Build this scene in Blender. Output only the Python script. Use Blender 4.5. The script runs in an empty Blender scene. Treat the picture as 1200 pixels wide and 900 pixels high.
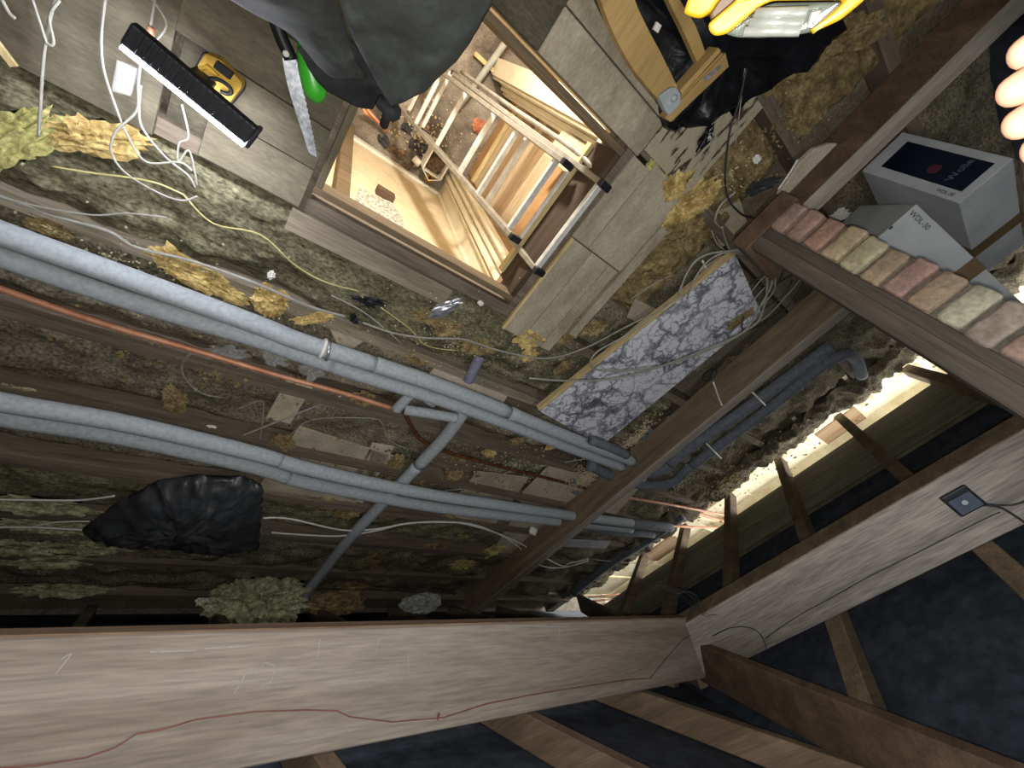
import bpy, bmesh, math, random
from mathutils import Vector, Matrix, noise
rnd = random.Random(7)
# ------------------------------------------------------------------ camera, light, exposure
H = 1.55
FPX = 480.0
RX = Vector((0.76605568, 0.30755404, 0.56441936))   # rows: world axes seen from the camera
RY = Vector((0.58859564, -0.68849872, -0.42370353))
RZ = Vector((0.25829027, 0.65679527, -0.70845332))
scene = bpy.context.scene
COL = scene.collection
cam_data = bpy.data.cameras.new('camera')
cam_data.sensor_width = 36.0
cam_data.lens = FPX / 1200.0 * 36.0
cam_data.clip_start = 0.01
cam = bpy.data.objects.new('camera', cam_data)
COL.objects.link(cam)
cam.matrix_world = Matrix(((RX.x, -RX.y, -RX.z, 0), (RY.x, -RY.y, -RY.z, 0), (RZ.x, -RZ.y, -RZ.z, H), (0, 0, 0, 1)))
scene.camera = cam
scene.view_settings.view_transform = 'Standard'
scene.view_settings.look = 'None'
scene.view_settings.gamma = 1.0
scene.view_settings.use_curve_mapping = False
scene.view_settings.exposure = 0.85
world = bpy.data.worlds.new('world')
scene.world = world
world.use_nodes = True
wn = world.node_tree.nodes
bg = wn['Background']
bg.inputs[0].default_value = (1.0, 0.98, 0.92, 1)
bg.inputs[1].default_value = 2.9


def lamp(name, kind, loc, power, color, **k):
    d = bpy.data.lights.new(name, kind)
    d.energy = power
    d.color = color
    for a, b in k.items():
        setattr(d, a, b)
    o = bpy.data.objects.new(name, d)
    o.location = loc
    COL.objects.link(o)
    return o


lamp('phone_flash', 'POINT', (0.012, -0.012, H + 0.02), 36.0, (1.0, 0.965, 0.91), shadow_soft_size=0.012)
lamp('ridge_fill_light', 'POINT', (0.9, 0.1, 2.35), 75.0, (0.96, 0.98, 1.0), shadow_soft_size=0.3)  # unseen fill light, added to even out the brightness across the loft
lamp('room_lamp', 'POINT', (0.2, 0.75, -0.6), 95.0, (1.0, 0.93, 0.82), shadow_soft_size=0.08)



# ------------------------------------------------------------------ geometry of the picture turned into places
def ray(px, py):
    v = Vector((px - 600, py - 450, FPX)) / FPX
    return Vector((RX.dot(v), RY.dot(v), RZ.dot(v)))


def at(px, py, z=0.0):
    w = ray(px, py)
    return Vector((0, 0, H)) + w * ((z - H) / w.z)


def atx(px, py, x):
    w = ray(px, py)
    return Vector((0, 0, H)) + w * (x / w.x)


def aty(px, py, y):
    w = ray(px, py)
    return Vector((0, 0, H)) + w * (y / w.y)


def atplane(px, py, n, p):
    w = ray(px, py)
    n = Vector(n)
    o = Vector((0, 0, H))
    return o + w * (n.dot(Vector(p) - o) / n.dot(w))


# ------------------------------------------------------------------ materials
def lin(c):
    return tuple(((x + 0.055) / 1.055) ** 2.4 if x > 0.04045 else x / 12.92 for x in c) + (1,)


def mat(name, c1, c2=None, c3=None, scale=(1, 1, 1), freq=8, detail=6, rough=0.8, metal=0.0, bump=0.0, bdist=0.01,
        lo=0.35, hi=0.65, spec=0.3, distort=0.0, fine=0.0, emit=None, alpha=None, trans=None):
    m = bpy.data.materials.new(name)
    m.use_nodes = True
    nt = m.node_tree
    N, L = nt.nodes, nt.links
    b = N['Principled BSDF']
    b.inputs['Roughness'].default_value = rough
    b.inputs['Metallic'].default_value = metal
    b.inputs['Specular IOR Level'].default_value = spec
    b.inputs['Base Color'].default_value = lin(c1)
    if emit:
        b.inputs['Emission Color'].default_value = lin(c1)
        b.inputs['Emission Strength'].default_value = emit
    if alpha is not None:
        b.inputs['Alpha'].default_value = alpha
    if trans is not None:
        b.inputs['Transmission Weight'].default_value = trans
    if c2:
        tc = N.new('ShaderNodeTexCoord')
        mp = N.new('ShaderNodeMapping')
        mp.inputs['Scale'].default_value = scale
        L.new(tc.outputs['Object'], mp.inputs[0])
        oi = N.new('ShaderNodeObjectInfo')
        mul = N.new('ShaderNodeMath'); mul.operation = 'MULTIPLY'; mul.inputs[1].default_value = 37.0
        L.new(oi.outputs['Random'], mul.inputs[0])
        L.new(mul.outputs[0], mp.inputs['Location'])
        nz = N.new('ShaderNodeTexNoise')
        nz.inputs['Scale'].default_value = freq
        nz.inputs['Detail'].default_value = detail
        nz.inputs['Roughness'].default_value = 0.62
        nz.inputs['Distortion'].default_value = distort
        L.new(mp.outputs[0], nz.inputs['Vector'])
        cr = N.new('ShaderNodeValToRGB')
        e = cr.color_ramp.elements
        e[0].position, e[0].color = lo, lin(c1)
        e[1].position, e[1].color = hi, lin(c2)
        if c3:
            x = e.new((lo + hi) / 2); x.color = lin(c3)
        L.new(nz.outputs['Fac'], cr.inputs[0])
        out = cr.outputs[0]
        if fine:
            n2 = N.new('ShaderNodeTexNoise')
            n2.inputs['Scale'].default_value = 90; n2.inputs['Detail'].default_value = 4
            L.new(mp.outputs[0], n2.inputs['Vector'])
            mr = N.new('ShaderNodeMapRange')
            mr.inputs[1].default_value = 0.3; mr.inputs[2].default_value = 0.7
            mr.inputs[3].default_value = 1 - fine; mr.inputs[4].default_value = 1 + fine * 0.6
            L.new(n2.outputs['Fac'], mr.inputs[0])
            mx = N.new('ShaderNodeVectorMath'); mx.operation = 'SCALE'
            L.new(out, mx.inputs[0]); L.new(mr.outputs[0], mx.inputs['Scale'])
            out = mx.outputs[0]
        L.new(out, b.inputs['Base Color'])
        if bump:
            bp = N.new('ShaderNodeBump')
            bp.inputs['Strength'].default_value = bump
            bp.inputs['Distance'].default_value = bdist
            L.new(nz.outputs['Fac'], bp.inputs['Height'])
            L.new(bp.outputs[0], b.inputs['Normal'])
    return m


def wood(name, c1, c2, axis='x', freq=5, bump=0.5, fine=0.25, rough=0.85, c3=None):
    s = {'x': (0.12, 1.6, 1.6), 'y': (1.6, 0.12, 1.6), 'z': (1.6, 1.6, 0.12)}[axis]
    return mat(name, c1, c2, c3, scale=s, freq=freq * 3, detail=8, rough=rough, bump=bump, bdist=0.004, distort=0.6, fine=fine, lo=0.3, hi=0.7)


M = {}
M['joist'] = wood('joist_wood', (0.427, 0.392, 0.333), (0.604, 0.561, 0.486))
M['joist_dark'] = wood('dark_joist_wood', (0.333, 0.294, 0.251), (0.490, 0.443, 0.384))
M['board'] = mat('dusty_board', (0.306, 0.285, 0.233), (0.419, 0.394, 0.328), (0.361, 0.336, 0.277), scale=(0.5, 1.6, 1), freq=6, detail=9, rough=0.9, bump=0.25, bdist=0.004, fine=0.2)
M['board_y'] = mat('dusty_board_across', (0.553, 0.522, 0.447), (0.682, 0.647, 0.569), (0.620, 0.584, 0.506), scale=(1.6, 0.6, 1), freq=6, detail=9, rough=0.9, bump=0.25, bdist=0.004, fine=0.2)
M['board_dark'] = mat('dark_board', (0.216, 0.204, 0.165), (0.341, 0.322, 0.263), (0.275, 0.255, 0.204), scale=(0.6, 1.4, 1), freq=5, detail=9, rough=0.9, bump=0.3, bdist=0.004, fine=0.3)
M['board_side'] = wood('pale_batten', (0.659, 0.580, 0.408), (0.824, 0.741, 0.549), axis='y')
M['lining'] = wood('hatch_lining', (0.353, 0.294, 0.220), (0.478, 0.416, 0.322))
M['rust'] = wood('rust_brown_lining', (0.215, 0.164, 0.126), (0.321, 0.261, 0.209), axis='y')
M['lining_y'] = wood('hatch_lining_across', (0.310, 0.282, 0.220), (0.416, 0.380, 0.302), axis='y')
M['purlin'] = wood('dusty_purlin_wood', (0.416, 0.377, 0.337), (0.552, 0.517, 0.479), c3=(0.475, 0.436, 0.397), freq=1.9, bump=0.35, fine=0.24)
M['purlin_y'] = wood('dusty_purlin_wood_across', (0.463, 0.438, 0.412), (0.598, 0.571, 0.540), axis='y', freq=2.2, bump=0.35, fine=0.35)
M['purlin_edge'] = wood('brown_edge', (0.363, 0.285, 0.220), (0.477, 0.397, 0.314), fine=0.3)
M['rafter'] = wood('rafter_wood', (0.346, 0.286, 0.226), (0.476, 0.413, 0.336), axis='y', freq=2.6, c3=(0.408, 0.346, 0.276))
M['rafter_x'] = wood('rafter_wood_along', (0.348, 0.293, 0.229), (0.506, 0.444, 0.358), axis='x', freq=2.6)
M['hip'] = wood('hip_wood', (0.278, 0.222, 0.180), (0.441, 0.360, 0.279), freq=2.5, c3=(0.353, 0.283, 0.226))
M['binder'] = wood('binder_wood', (0.362, 0.306, 0.250), (0.526, 0.458, 0.375), axis='y', freq=3)
M['binder_top'] = wood('binder_dusty_top', (0.549, 0.518, 0.471), (0.710, 0.675, 0.624), axis='y', freq=3)
M['post'] = wood('post_wood', (0.235, 0.210, 0.187), (0.366, 0.334, 0.304), axis='z', freq=3)
M['felt'] = mat('roofing_felt', (0.148, 0.171, 0.210), (0.268, 0.299, 0.346), scale=(1, 1, 1), freq=14, detail=8, rough=0.75, bump=0.5, bdist=0.01, lo=0.4, hi=0.8)
M['sarking'] = wood('sarking_board', (0.404, 0.395, 0.348), (0.583, 0.565, 0.485), axis='y', freq=2)
M['ceiling_dust'] = mat('dusty_plaster', (0.365, 0.337, 0.290), (0.541, 0.502, 0.431), (0.451, 0.416, 0.353), freq=5, detail=10, rough=0.95, bump=0.8, bdist=0.01, fine=0.4)
M['wool'] = mat('mineral_wool', (0.298, 0.286, 0.224), (0.569, 0.549, 0.451), (0.427, 0.412, 0.325), scale=(0.7, 1.2, 1), freq=9, detail=10, rough=1, bump=1.0, bdist=0.02, fine=0.65, spec=0.05, lo=0.3, hi=0.72)
M['wool_dark'] = mat('dusty_old_wool', (0.362, 0.338, 0.285), (0.605, 0.572, 0.495), (0.469, 0.441, 0.375), freq=8, detail=10, rough=1, bump=1.0, bdist=0.02, fine=0.65, spec=0.05, lo=0.3, hi=0.75)
M['wool_pale'] = mat('pale_rock_wool', (0.514, 0.514, 0.397), (0.797, 0.790, 0.642), (0.651, 0.647, 0.509), freq=24, detail=8, rough=1, bump=1, bdist=0.02, fine=0.4, spec=0.05)
M['wool_grey'] = mat('grey_wool', (0.543, 0.548, 0.514), (0.759, 0.763, 0.725), freq=24, detail=8, rough=1, bump=1, bdist=0.015, fine=0.4, spec=0.05)
M['tuft'] = mat('yellow_tuft', (0.553, 0.467, 0.282), (0.851, 0.757, 0.518), (0.722, 0.624, 0.400), freq=22, detail=8, rough=1, bump=0.9, bdist=0.01, fine=0.3, spec=0.05)
M['tuft_dull'] = mat('dull_tuft', (0.392, 0.341, 0.251), (0.639, 0.569, 0.420), (0.518, 0.451, 0.310), freq=20, detail=8, rough=1, bump=0.9, bdist=0.01, fine=0.35, spec=0.05)
M['tuft_green'] = mat('greenish_tuft', (0.541, 0.522, 0.306), (0.804, 0.780, 0.522), freq=18, detail=8, rough=1, bump=0.9, bdist=0.01, fine=0.35, spec=0.05)
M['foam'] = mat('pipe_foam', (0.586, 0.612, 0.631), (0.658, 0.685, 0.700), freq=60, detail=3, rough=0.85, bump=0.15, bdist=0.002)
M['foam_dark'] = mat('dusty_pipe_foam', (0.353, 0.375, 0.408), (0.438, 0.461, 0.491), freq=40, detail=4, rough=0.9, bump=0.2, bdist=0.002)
M['copper'] = mat('copper', (0.710, 0.475, 0.353), (0.816, 0.612, 0.494), freq=12, rough=0.5, metal=0.25, fine=0.1)
M['copper_old'] = mat('tarnished_copper', (0.373, 0.239, 0.173), (0.529, 0.349, 0.239), freq=30, rough=0.5, metal=0.6)
M['cable'] = mat('grey_cable', (0.522, 0.518, 0.486), (0.612, 0.608, 0.573), freq=14, rough=0.55)
M['cable_white'] = mat('white_cable', (0.784, 0.788, 0.769), (0.871, 0.871, 0.847), freq=14, rough=0.5)
M['cable_yellow'] = mat('yellowed_cable', (0.651, 0.612, 0.400), (0.753, 0.714, 0.502), freq=14, rough=0.5)
M['cable_black'] = mat('black_cable', (0.149, 0.153, 0.165), (0.227, 0.231, 0.247), freq=14, rough=0.5)
M['cable_red'] = mat('thin_red_wire', (0.365, 0.227, 0.208), (0.455, 0.294, 0.263), freq=14, rough=0.6)
M['blackbag'] = mat('black_polythene', (0.175, 0.182, 0.194), (0.255, 0.269, 0.281), freq=9, rough=0.42, bump=0.4, bdist=0.01, spec=0.6)
M['sheeting'] = mat('glossy_black_sheeting', (0.047, 0.051, 0.063), (0.090, 0.098, 0.114), freq=9, rough=0.3, bump=0.6, bdist=0.01, spec=0.6)
M['jacket'] = mat('jacket_cloth', (0.153, 0.162, 0.155), (0.191, 0.207, 0.198), freq=9, detail=8, rough=0.85, bump=0.3, bdist=0.006, fine=0.2)
M['trouser'] = mat('trouser_cloth', (0.114, 0.118, 0.125), (0.165, 0.169, 0.180), freq=20, rough=0.9, bump=0.3, bdist=0.004)
M['skin'] = mat('skin', (0.612, 0.439, 0.353), (0.671, 0.502, 0.412), freq=12, rough=0.55)
M['hair'] = mat('hair', (0.169, 0.133, 0.106), (0.275, 0.224, 0.176), freq=60, rough=0.7)
M['yellow'] = mat('yellow_plastic', (0.612, 0.463, 0.031), (0.651, 0.502, 0.063), freq=12, rough=0.45)
M['yellow_dull'] = mat('dusty_yellow_plastic', (0.616, 0.486, 0.149), (0.722, 0.580, 0.227), freq=12, rough=0.6)
M['orange'] = mat('orange_plastic', (0.290, 0.204, 0.063), (0.333, 0.235, 0.086), freq=12, rough=0.5)
M['blackp'] = mat('black_plastic', (0.078, 0.082, 0.094), (0.125, 0.133, 0.149), freq=20, rough=0.5)
M['ribbed'] = mat('black_ribbed_plastic', (0.055, 0.059, 0.071), (0.106, 0.114, 0.133), freq=20, rough=0.55)
M['led'] = mat('led_strip', (0.949, 0.957, 1.000), emit=240.0)
M['steel'] = mat('steel', (0.604, 0.620, 0.643), (0.784, 0.800, 0.824), scale=(1, 1, 1), freq=45, rough=0.35, metal=0.6, fine=0.2)
M['alu'] = mat('aluminium', (0.498, 0.478, 0.439), (0.612, 0.588, 0.545), freq=20, rough=0.45, metal=0.3)
M['rung'] = mat('bright_aluminium', (0.725, 0.722, 0.706), (0.863, 0.859, 0.839), freq=20, rough=0.4, metal=0.2)
M['green'] = mat('green_reflection_paint', (0.184, 0.604, 0.133), (0.286, 0.725, 0.216), freq=12, rough=0.35, spec=0.6)
M['gold_wood'] = wood('beech_wood', (0.561, 0.455, 0.278), (0.706, 0.588, 0.373), axis='y', freq=2, fine=0.15, bump=0.15, rough=0.55)
M['bracket'] = mat('grey_bracket', (0.545, 0.573, 0.588), (0.643, 0.671, 0.682), freq=12, rough=0.45)
M['carton'] = mat('white_carton', (0.597, 0.614, 0.621), (0.663, 0.681, 0.685), freq=7, rough=0.75)
M['carton_tape'] = mat('brown_tape', (0.373, 0.314, 0.227), (0.435, 0.369, 0.271), freq=7, rough=0.4)
M['print_dark'] = mat('dark_print', (0.039, 0.059, 0.110), (0.071, 0.102, 0.173), freq=9, rough=0.4)
M['print_red'] = mat('red_print', (0.353, 0.165, 0.208), (0.227, 0.125, 0.188), freq=30, rough=0.4)
M['ink'] = mat('grey_ink', (0.200, 0.216, 0.227))
M['ink_light'] = mat('pale_ink', (0.337, 0.373, 0.424))
M['mortar'] = mat('mortar', (0.345, 0.325, 0.298), (0.471, 0.447, 0.408), freq=22, detail=8, rough=0.95, bump=0.8, bdist=0.008, fine=0.3)
BRICKS = [(0.54, 0.455, 0.41), (0.57, 0.47, 0.42), (0.55, 0.44, 0.385), (0.60, 0.54, 0.445), (0.61, 0.58, 0.48),
          (0.56, 0.49, 0.41), (0.555, 0.455, 0.42), (0.54, 0.475, 0.40), (0.60, 0.595, 0.515), (0.53, 0.485, 0.44)]
for i, c in enumerate(BRICKS):
    M['brick%d' % i] = mat('brick_%d' % i, tuple(v * 0.92 for v in c), tuple(min(1, v * 1.14) for v in c), freq=18, detail=8, rough=0.95, bump=0.7, bdist=0.006, fine=0.25)
M['plasterboard'] = mat('cream_wall', (0.804, 0.733, 0.604), (0.863, 0.804, 0.690), freq=9, detail=8, rough=0.9, fine=0.1)
M['terrazzo'] = mat('speckled_patch', (0.490, 0.478, 0.439), (0.812, 0.800, 0.753), freq=60, detail=4, rough=0.9, lo=0.42, hi=0.58)
M['concrete'] = mat('dusty_concrete', (0.302, 0.275, 0.247), (0.631, 0.604, 0.565), (0.490, 0.459, 0.420), freq=3.2, detail=11, rough=0.95, bump=0.3, fine=0.35)
M['hardboard'] = mat('brown_hardboard', (0.580, 0.439, 0.290), (0.675, 0.541, 0.384), freq=6, rough=0.85, fine=0.15)
M['lath'] = wood('brown_plank', (0.490, 0.392, 0.286), (0.627, 0.529, 0.404), axis='y', freq=3)
M['plank_pale'] = wood('pale_plank', (0.612, 0.541, 0.431), (0.749, 0.678, 0.561), axis='y', freq=3)
M['door'] = mat('cream_door_paint', (0.839, 0.804, 0.706), (0.890, 0.863, 0.776), freq=6, rough=0.55)
M['white'] = mat('white_plastic', (0.824, 0.816, 0.784), (0.886, 0.878, 0.847), freq=10, rough=0.5)
M['soil'] = mat('brown_rubble', (0.263, 0.212, 0.165), (0.478, 0.400, 0.314), freq=40, detail=5, rough=1)
M['greypipe'] = mat('grey_waste_pipe', (0.545, 0.553, 0.533), (0.627, 0.635, 0.612), freq=10, rough=0.5)
M['redbrick'] = mat('red_brick', (0.647, 0.396, 0.290), (0.753, 0.510, 0.384), freq=22, rough=0.95, bump=0.4)
M['plaster_piece'] = mat('plaster_offcut', (0.593, 0.560, 0.485), (0.730, 0.688, 0.598), freq=5, detail=8, rough=0.9, fine=0.2)
M['plaster_pale'] = mat('pale_plaster_offcut', (0.645, 0.600, 0.537), (0.762, 0.713, 0.641), freq=5, detail=8, rough=0.9, fine=0.15)
M['soffit'] = mat('cream_soffit_board', (0.847, 0.796, 0.651), (0.937, 0.902, 0.796), freq=6, detail=6, rough=0.8, fine=0.15)
M['foil'] = mat('crumpled_foil', (0.545, 0.553, 0.580), (0.776, 0.784, 0.812), freq=40, rough=0.3, metal=0.7)
M['film'] = mat('clear_film', (0.725, 0.733, 0.725), (0.835, 0.843, 0.831), freq=40, rough=0.15, spec=0.8, alpha=0.16)
M['chips'] = mat('beige_chips', (0.647, 0.580, 0.478), (0.804, 0.749, 0.624), freq=60, rough=1)
M['purple_foam'] = mat('lilac_grey_foam', (0.412, 0.412, 0.487), (0.502, 0.502, 0.572), freq=30, rough=0.85)
M['ball'] = mat('pale_round_stone', (0.718, 0.706, 0.624), (0.824, 0.812, 0.729), freq=30, rough=0.9)
M['boot'] = mat('boot_leather', (0.149, 0.137, 0.125), (0.231, 0.212, 0.192), freq=30, rough=0.7)
M['lens'] = mat('lamp_lens', (0.251, 0.275, 0.247), (0.376, 0.400, 0.373), freq=12, rough=0.12, spec=0.8)
M['reflector'] = mat('lamp_reflector', (0.514, 0.525, 0.498), (0.608, 0.620, 0.596), freq=30, rough=0.3, metal=0.4)
# worn board with brown gouges
M['board_marked'] = mat('gouged_board', (0.251, 0.212, 0.165), (0.639, 0.604, 0.518), scale=(5.5, 1.2, 1), freq=7, detail=3, rough=0.9, bump=0.3, fine=0.2, lo=0.40, hi=0.46)


def marble_mat():
    m = bpy.data.materials.new('marbled_laminate'); m.use_nodes = True
    nt = m.node_tree; N, L = nt.nodes, nt.links
    b = N['Principled BSDF']; b.inputs['Roughness'].default_value = 0.35
    tc = N.new('ShaderNodeTexCoord')
    n1 = N.new('ShaderNodeTexNoise'); n1.inputs['Scale'].default_value = 16; n1.inputs['Detail'].default_value = 6
    L.new(tc.outputs['Object'], n1.inputs['Vector'])
    ms = N.new('ShaderNodeVectorMath'); ms.operation = 'SCALE'; ms.inputs['Scale'].default_value = 0.13
    L.new(n1.outputs['Color'], ms.inputs[0])
    ad = N.new('ShaderNodeVectorMath'); ad.operation = 'ADD'
    L.new(tc.outputs['Object'], ad.inputs[0]); L.new(ms.outputs[0], ad.inputs[1])
    v = N.new('ShaderNodeTexVoronoi'); v.feature = 'DISTANCE_TO_EDGE'; v.inputs['Scale'].default_value = 7
    v2 = N.new('ShaderNodeTexVoronoi'); v2.feature = 'DISTANCE_TO_EDGE'; v2.inputs['Scale'].default_value = 15
    L.new(ad.outputs[0], v.inputs['Vector']); L.new(ad.outputs[0], v2.inputs['Vector'])
    n3 = N.new('ShaderNodeTexNoise'); n3.inputs['Scale'].default_value = 4; n3.inputs['Detail'].default_value = 3
    L.new(tc.outputs['Object'], n3.inputs['Vector'])
    mn = N.new('ShaderNodeMath'); mn.operation = 'MINIMUM'
    sc = N.new('ShaderNodeMath'); sc.operation = 'MULTIPLY'; sc.inputs[1].default_value = 1.9
    L.new(v2.outputs['Distance'], sc.inputs[0])
    L.new(v.outputs['Distance'], mn.inputs[0]); L.new(sc.outputs[0], mn.inputs[1])
    mm = N.new('ShaderNodeMath'); mm.operation = 'MULTIPLY_ADD'; mm.inputs[1].default_value = 1.0
    L.new(mn.outputs[0], mm.inputs[0])
    s3 = N.new('ShaderNodeMath'); s3.operation = 'MULTIPLY_ADD'; s3.inputs[1].default_value = 0.3; s3.inputs[2].default_value = -0.13
    L.new(n3.outputs['Fac'], s3.inputs[0]); L.new(s3.outputs[0], mm.inputs[2])
    cr = N.new('ShaderNodeValToRGB'); e = cr.color_ramp.elements
    e[0].position, e[0].color = 0.0, lin((0.337, 0.349, 0.388))
    e[1].position, e[1].color = 0.14, lin((0.824, 0.827, 0.855))
    x = e.new(0.05); x.color = lin((0.553, 0.565, 0.600))
    L.new(mm.outputs[0], cr.inputs[0]); L.new(cr.outputs[0], b.inputs['Base Color'])
    return m


M['marble'] = marble_mat()


# ------------------------------------------------------------------ object helpers
def wloc(o):
    v = Vector((0, 0, 0))
    while o is not None:
        v += o.location
        o = o.parent
    return v


def tag(o, label=None, cat=None, group=None, kind=None):
    if label: o['label'] = label
    if cat: o['category'] = cat
    if group: o['group'] = group
    if kind: o['kind'] = kind
    return o


def thing(name, label, cat, loc, group=None):
    o = bpy.data.objects.new(name, None)
    o.empty_display_size = 0.1
    o.location = loc
    COL.objects.link(o)
    return tag(o, label, cat, group)


def obj(name, bm, m, parent=None, smooth=False):
    """link the bmesh (world coordinates) as one mesh object"""
    me = bpy.data.meshes.new(name)
    bm.normal_update()
    vs = [v.co for v in bm.verts]
    lo = Vector((min(v.x for v in vs), min(v.y for v in vs), min(v.z for v in vs)))
    hi = Vector((max(v.x for v in vs), max(v.y for v in vs), max(v.z for v in vs)))
    org = Vector(((lo.x + hi.x) / 2, (lo.y + hi.y) / 2, lo.z))
    for v in bm.verts:
        v.co -= org
    if smooth:
        for f in bm.faces: f.smooth = True
    bm.to_mesh(me)
    bm.free()
    me.materials.append(m)
    o = bpy.data.objects.new(name, me)
    COL.objects.link(o)
    if parent is not None:
        o.parent = parent
        o.location = org - wloc(parent)
    else:
        o.location = org
    return o


def hexa(bm, p, flip=False):
    """8 points: bottom ring 0-3, top ring 4-7"""
    v = [bm.verts.new(q) for q in p]
    fs = [(0, 3, 2, 1), (4, 5, 6, 7), (0, 1, 5, 4), (1, 2, 6, 5), (2, 3, 7, 6), (3, 0, 4, 7)]
    out = [bm.faces.new([v[i] for i in f]) for f in fs]
    bmesh.ops.recalc_face_normals(bm, faces=out)
    return v


def box(bm, x0, x1, y0, y1, z0, z1):
    return hexa(bm, [(x0, y0, z0), (x1, y0, z0), (x1, y1, z0), (x0, y1, z0), (x0, y0, z1), (x1, y0, z1), (x1, y1, z1), (x0, y1, z1)])


def obox(bm, o, u, v, w):
    """oblique box: corner o and three edge vectors"""
    o, u, v, w = Vector(o), Vector(u), Vector(v), Vector(w)
    return hexa(bm, [o, o + u, o + u + v, o + v, o + w, o + u + w, o + u + v + w, o + v + w])


def bar(bm, a, b, wd, ht, up=(0, 0, 1)):
    """beam from a to b (centre of section), width across and height along up"""
    a, b = Vector(a), Vector(b)
    d = (b - a).normalized()
    s = d.cross(Vector(up)).normalized()
    t = s.cross(d).normalized()
    p = []
    for q, k in ((a, 0), (b, 0)):
        pass
    ring = [(-wd / 2, -ht / 2), (wd / 2, -ht / 2), (wd / 2, ht / 2), (-wd / 2, ht / 2)]
    p = [a + s * x + t * y for x, y in ring] + [b + s * x + t * y for x, y in ring]
    return hexa(bm, p)


def prism(bm, pts, n):
    """polygon pts extruded by vector n"""
    n = Vector(n)
    a = [bm.verts.new(p) for p in pts]
    b = [bm.verts.new(Vector(p) + n) for p in pts]
    fs = [bm.faces.new(a), bm.faces.new(list(reversed(b)))]
    k = len(a)
    for i in range(k):
        fs.append(bm.faces.new([a[i], a[(i + 1) % k], b[(i + 1) % k], b[i]]))
    bmesh.ops.recalc_face_normals(bm, faces=fs)


def bevel(bm, w=0.004, seg=1):
    bmesh.ops.bevel(bm, geom=list(bm.edges), offset=w, segments=seg, affect='EDGES', profile=0.6)


def smoothpts(pts, n=5):
    pts = [Vector(p) for p in pts]
    if len(pts) < 3:
        return pts
    out = []
    for i in range(len(pts) - 1):
        p0 = pts[max(i - 1, 0)]; p1 = pts[i]; p2 = pts[i + 1]; p3 = pts[min(i + 2, len(pts) - 1)]
        for k in range(n):
            t = k / n
            out.append(0.5 * ((2 * p1) + (p2 - p0) * t + (2 * p0 - 5 * p1 + 4 * p2 - p3) * t * t + (3 * p1 - p0 - 3 * p2 + p3) * t ** 3))
    out.append(pts[-1])
    return out


def tube(bm, pts, r, seg=8, caps=True, radii=None):
    pts = [Vector(p) for p in pts]
    rings = []
    prev = None
    for i, p in enumerate(pts):
        d = (pts[min(i + 1, len(pts) - 1)] - pts[max(i - 1, 0)])
        if d.length < 1e-9: d = Vector((0, 0, 1))
        d.normalize()
        if prev is None:
            s = d.cross(Vector((0, 0, 1)))
            if s.length < 0.1: s = d.cross(Vector((1, 0, 0)))
        else:
            s = prev - d * prev.dot(d)
        s.normalize(); prev = s
        t = d.cross(s)
        rr = radii[i] if radii else r
        rings.append([bm.verts.new(p + (s * math.cos(a) + t * math.sin(a)) * rr) for a in [2 * math.pi * k / seg for k in range(seg)]])
    fs = []
    for a, b in zip(rings, rings[1:]):
        for k in range(seg):
            fs.append(bm.faces.new([a[k], a[(k + 1) % seg], b[(k + 1) % seg], b[k]]))
    if caps:
        fs.append(bm.faces.new(list(reversed(rings[0])))); fs.append(bm.faces.new(rings[-1]))
    bmesh.ops.recalc_face_normals(bm, faces=fs)


def lump(bm, c, size, sub=3, amp=0.35, freq=3.0, seed=0, rot=0.0, flat=0.3, sharp=False):
    """crumpled lump: noise-pushed sphere, resting on its underside"""
    st = len(bm.verts)
    r = bmesh.ops.create_icosphere(bm, subdivisions=sub, radius=1.0)
    ca, sa = math.cos(rot), math.sin(rot)
    for v in r['verts']:
        p = v.co.copy()
        d = noise.fractal(p * freq * 0.5 + Vector((seed * 3.1, seed * 1.7, 0)), 0.6, 2.1, 5)
        if sharp:
            f1 = noise.fractal(Vector((p.x * 1.3, p.y * 2.6, p.z * 2.6)) * freq * 0.28 + Vector((seed * 2.3, 0, seed)), 0.9, 2.0, 3)
            f2 = abs(noise.noise(Vector((p.x * 2.0, p.y * 5.0, p.z * 5.0)) * freq * 0.3 + Vector((0, seed, 9))))
            d = 1.1 * f1 - 0.9 * f2 + 0.25 * d + 0.1
        p *= 1 + amp * d
        if p.z < -flat: p.z = -flat
        x, y, z = p.x * size[0], p.y * size[1], (p.z + flat) * size[2]
        v.co = Vector((c[0] + x * ca - y * sa, c[1] + x * sa + y * ca, c[2] + z))
    return r['verts']


def one(name, m, f, label, cat, group=None, smooth=False, kind=None, parent=None):
    bm = bmesh.new(); f(bm)
    o = obj(name, bm, m, parent, smooth)
    if parent is None or label: tag(o, label, cat, group, kind)
    return o


def part(name, m, f, parent, smooth=False, label=None, kind=None):
    bm = bmesh.new(); f(bm)
    o = obj(name, bm, m, parent, smooth)
    return tag(o, label, None, None, kind)


def struct(name, m, f, smooth=False):
    bm = bmesh.new(); f(bm)
    return tag(obj(name, bm, m, None, smooth), kind='structure')


# ------------------------------------------------------------------ the setting: loft floor with the hatch hole
HX0, HX1, HY0, HY1 = 0.085, 0.885, -0.495, 0.175
ZB = -0.13


def holed(bm, x0, x1, y0, y1, z0, z1):
    for a in ((x0, HX0 - 0.02, y0, y1), (HX1 + 0.02, x1, y0, y1), (HX0 - 0.02, HX1 + 0.02, y0, HY0 - 0.055), (HX0 - 0.02, HX1 + 0.02, HY1 + 0.055, y1)):
        box(bm, a[0], a[1], a[2], a[3], z0, z1)


floor = struct('floor', M['ceiling_dust'], lambda bm: holed(bm, -2.2, 4.02, -3.86, 2.6, ZB - 0.02, ZB))
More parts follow.
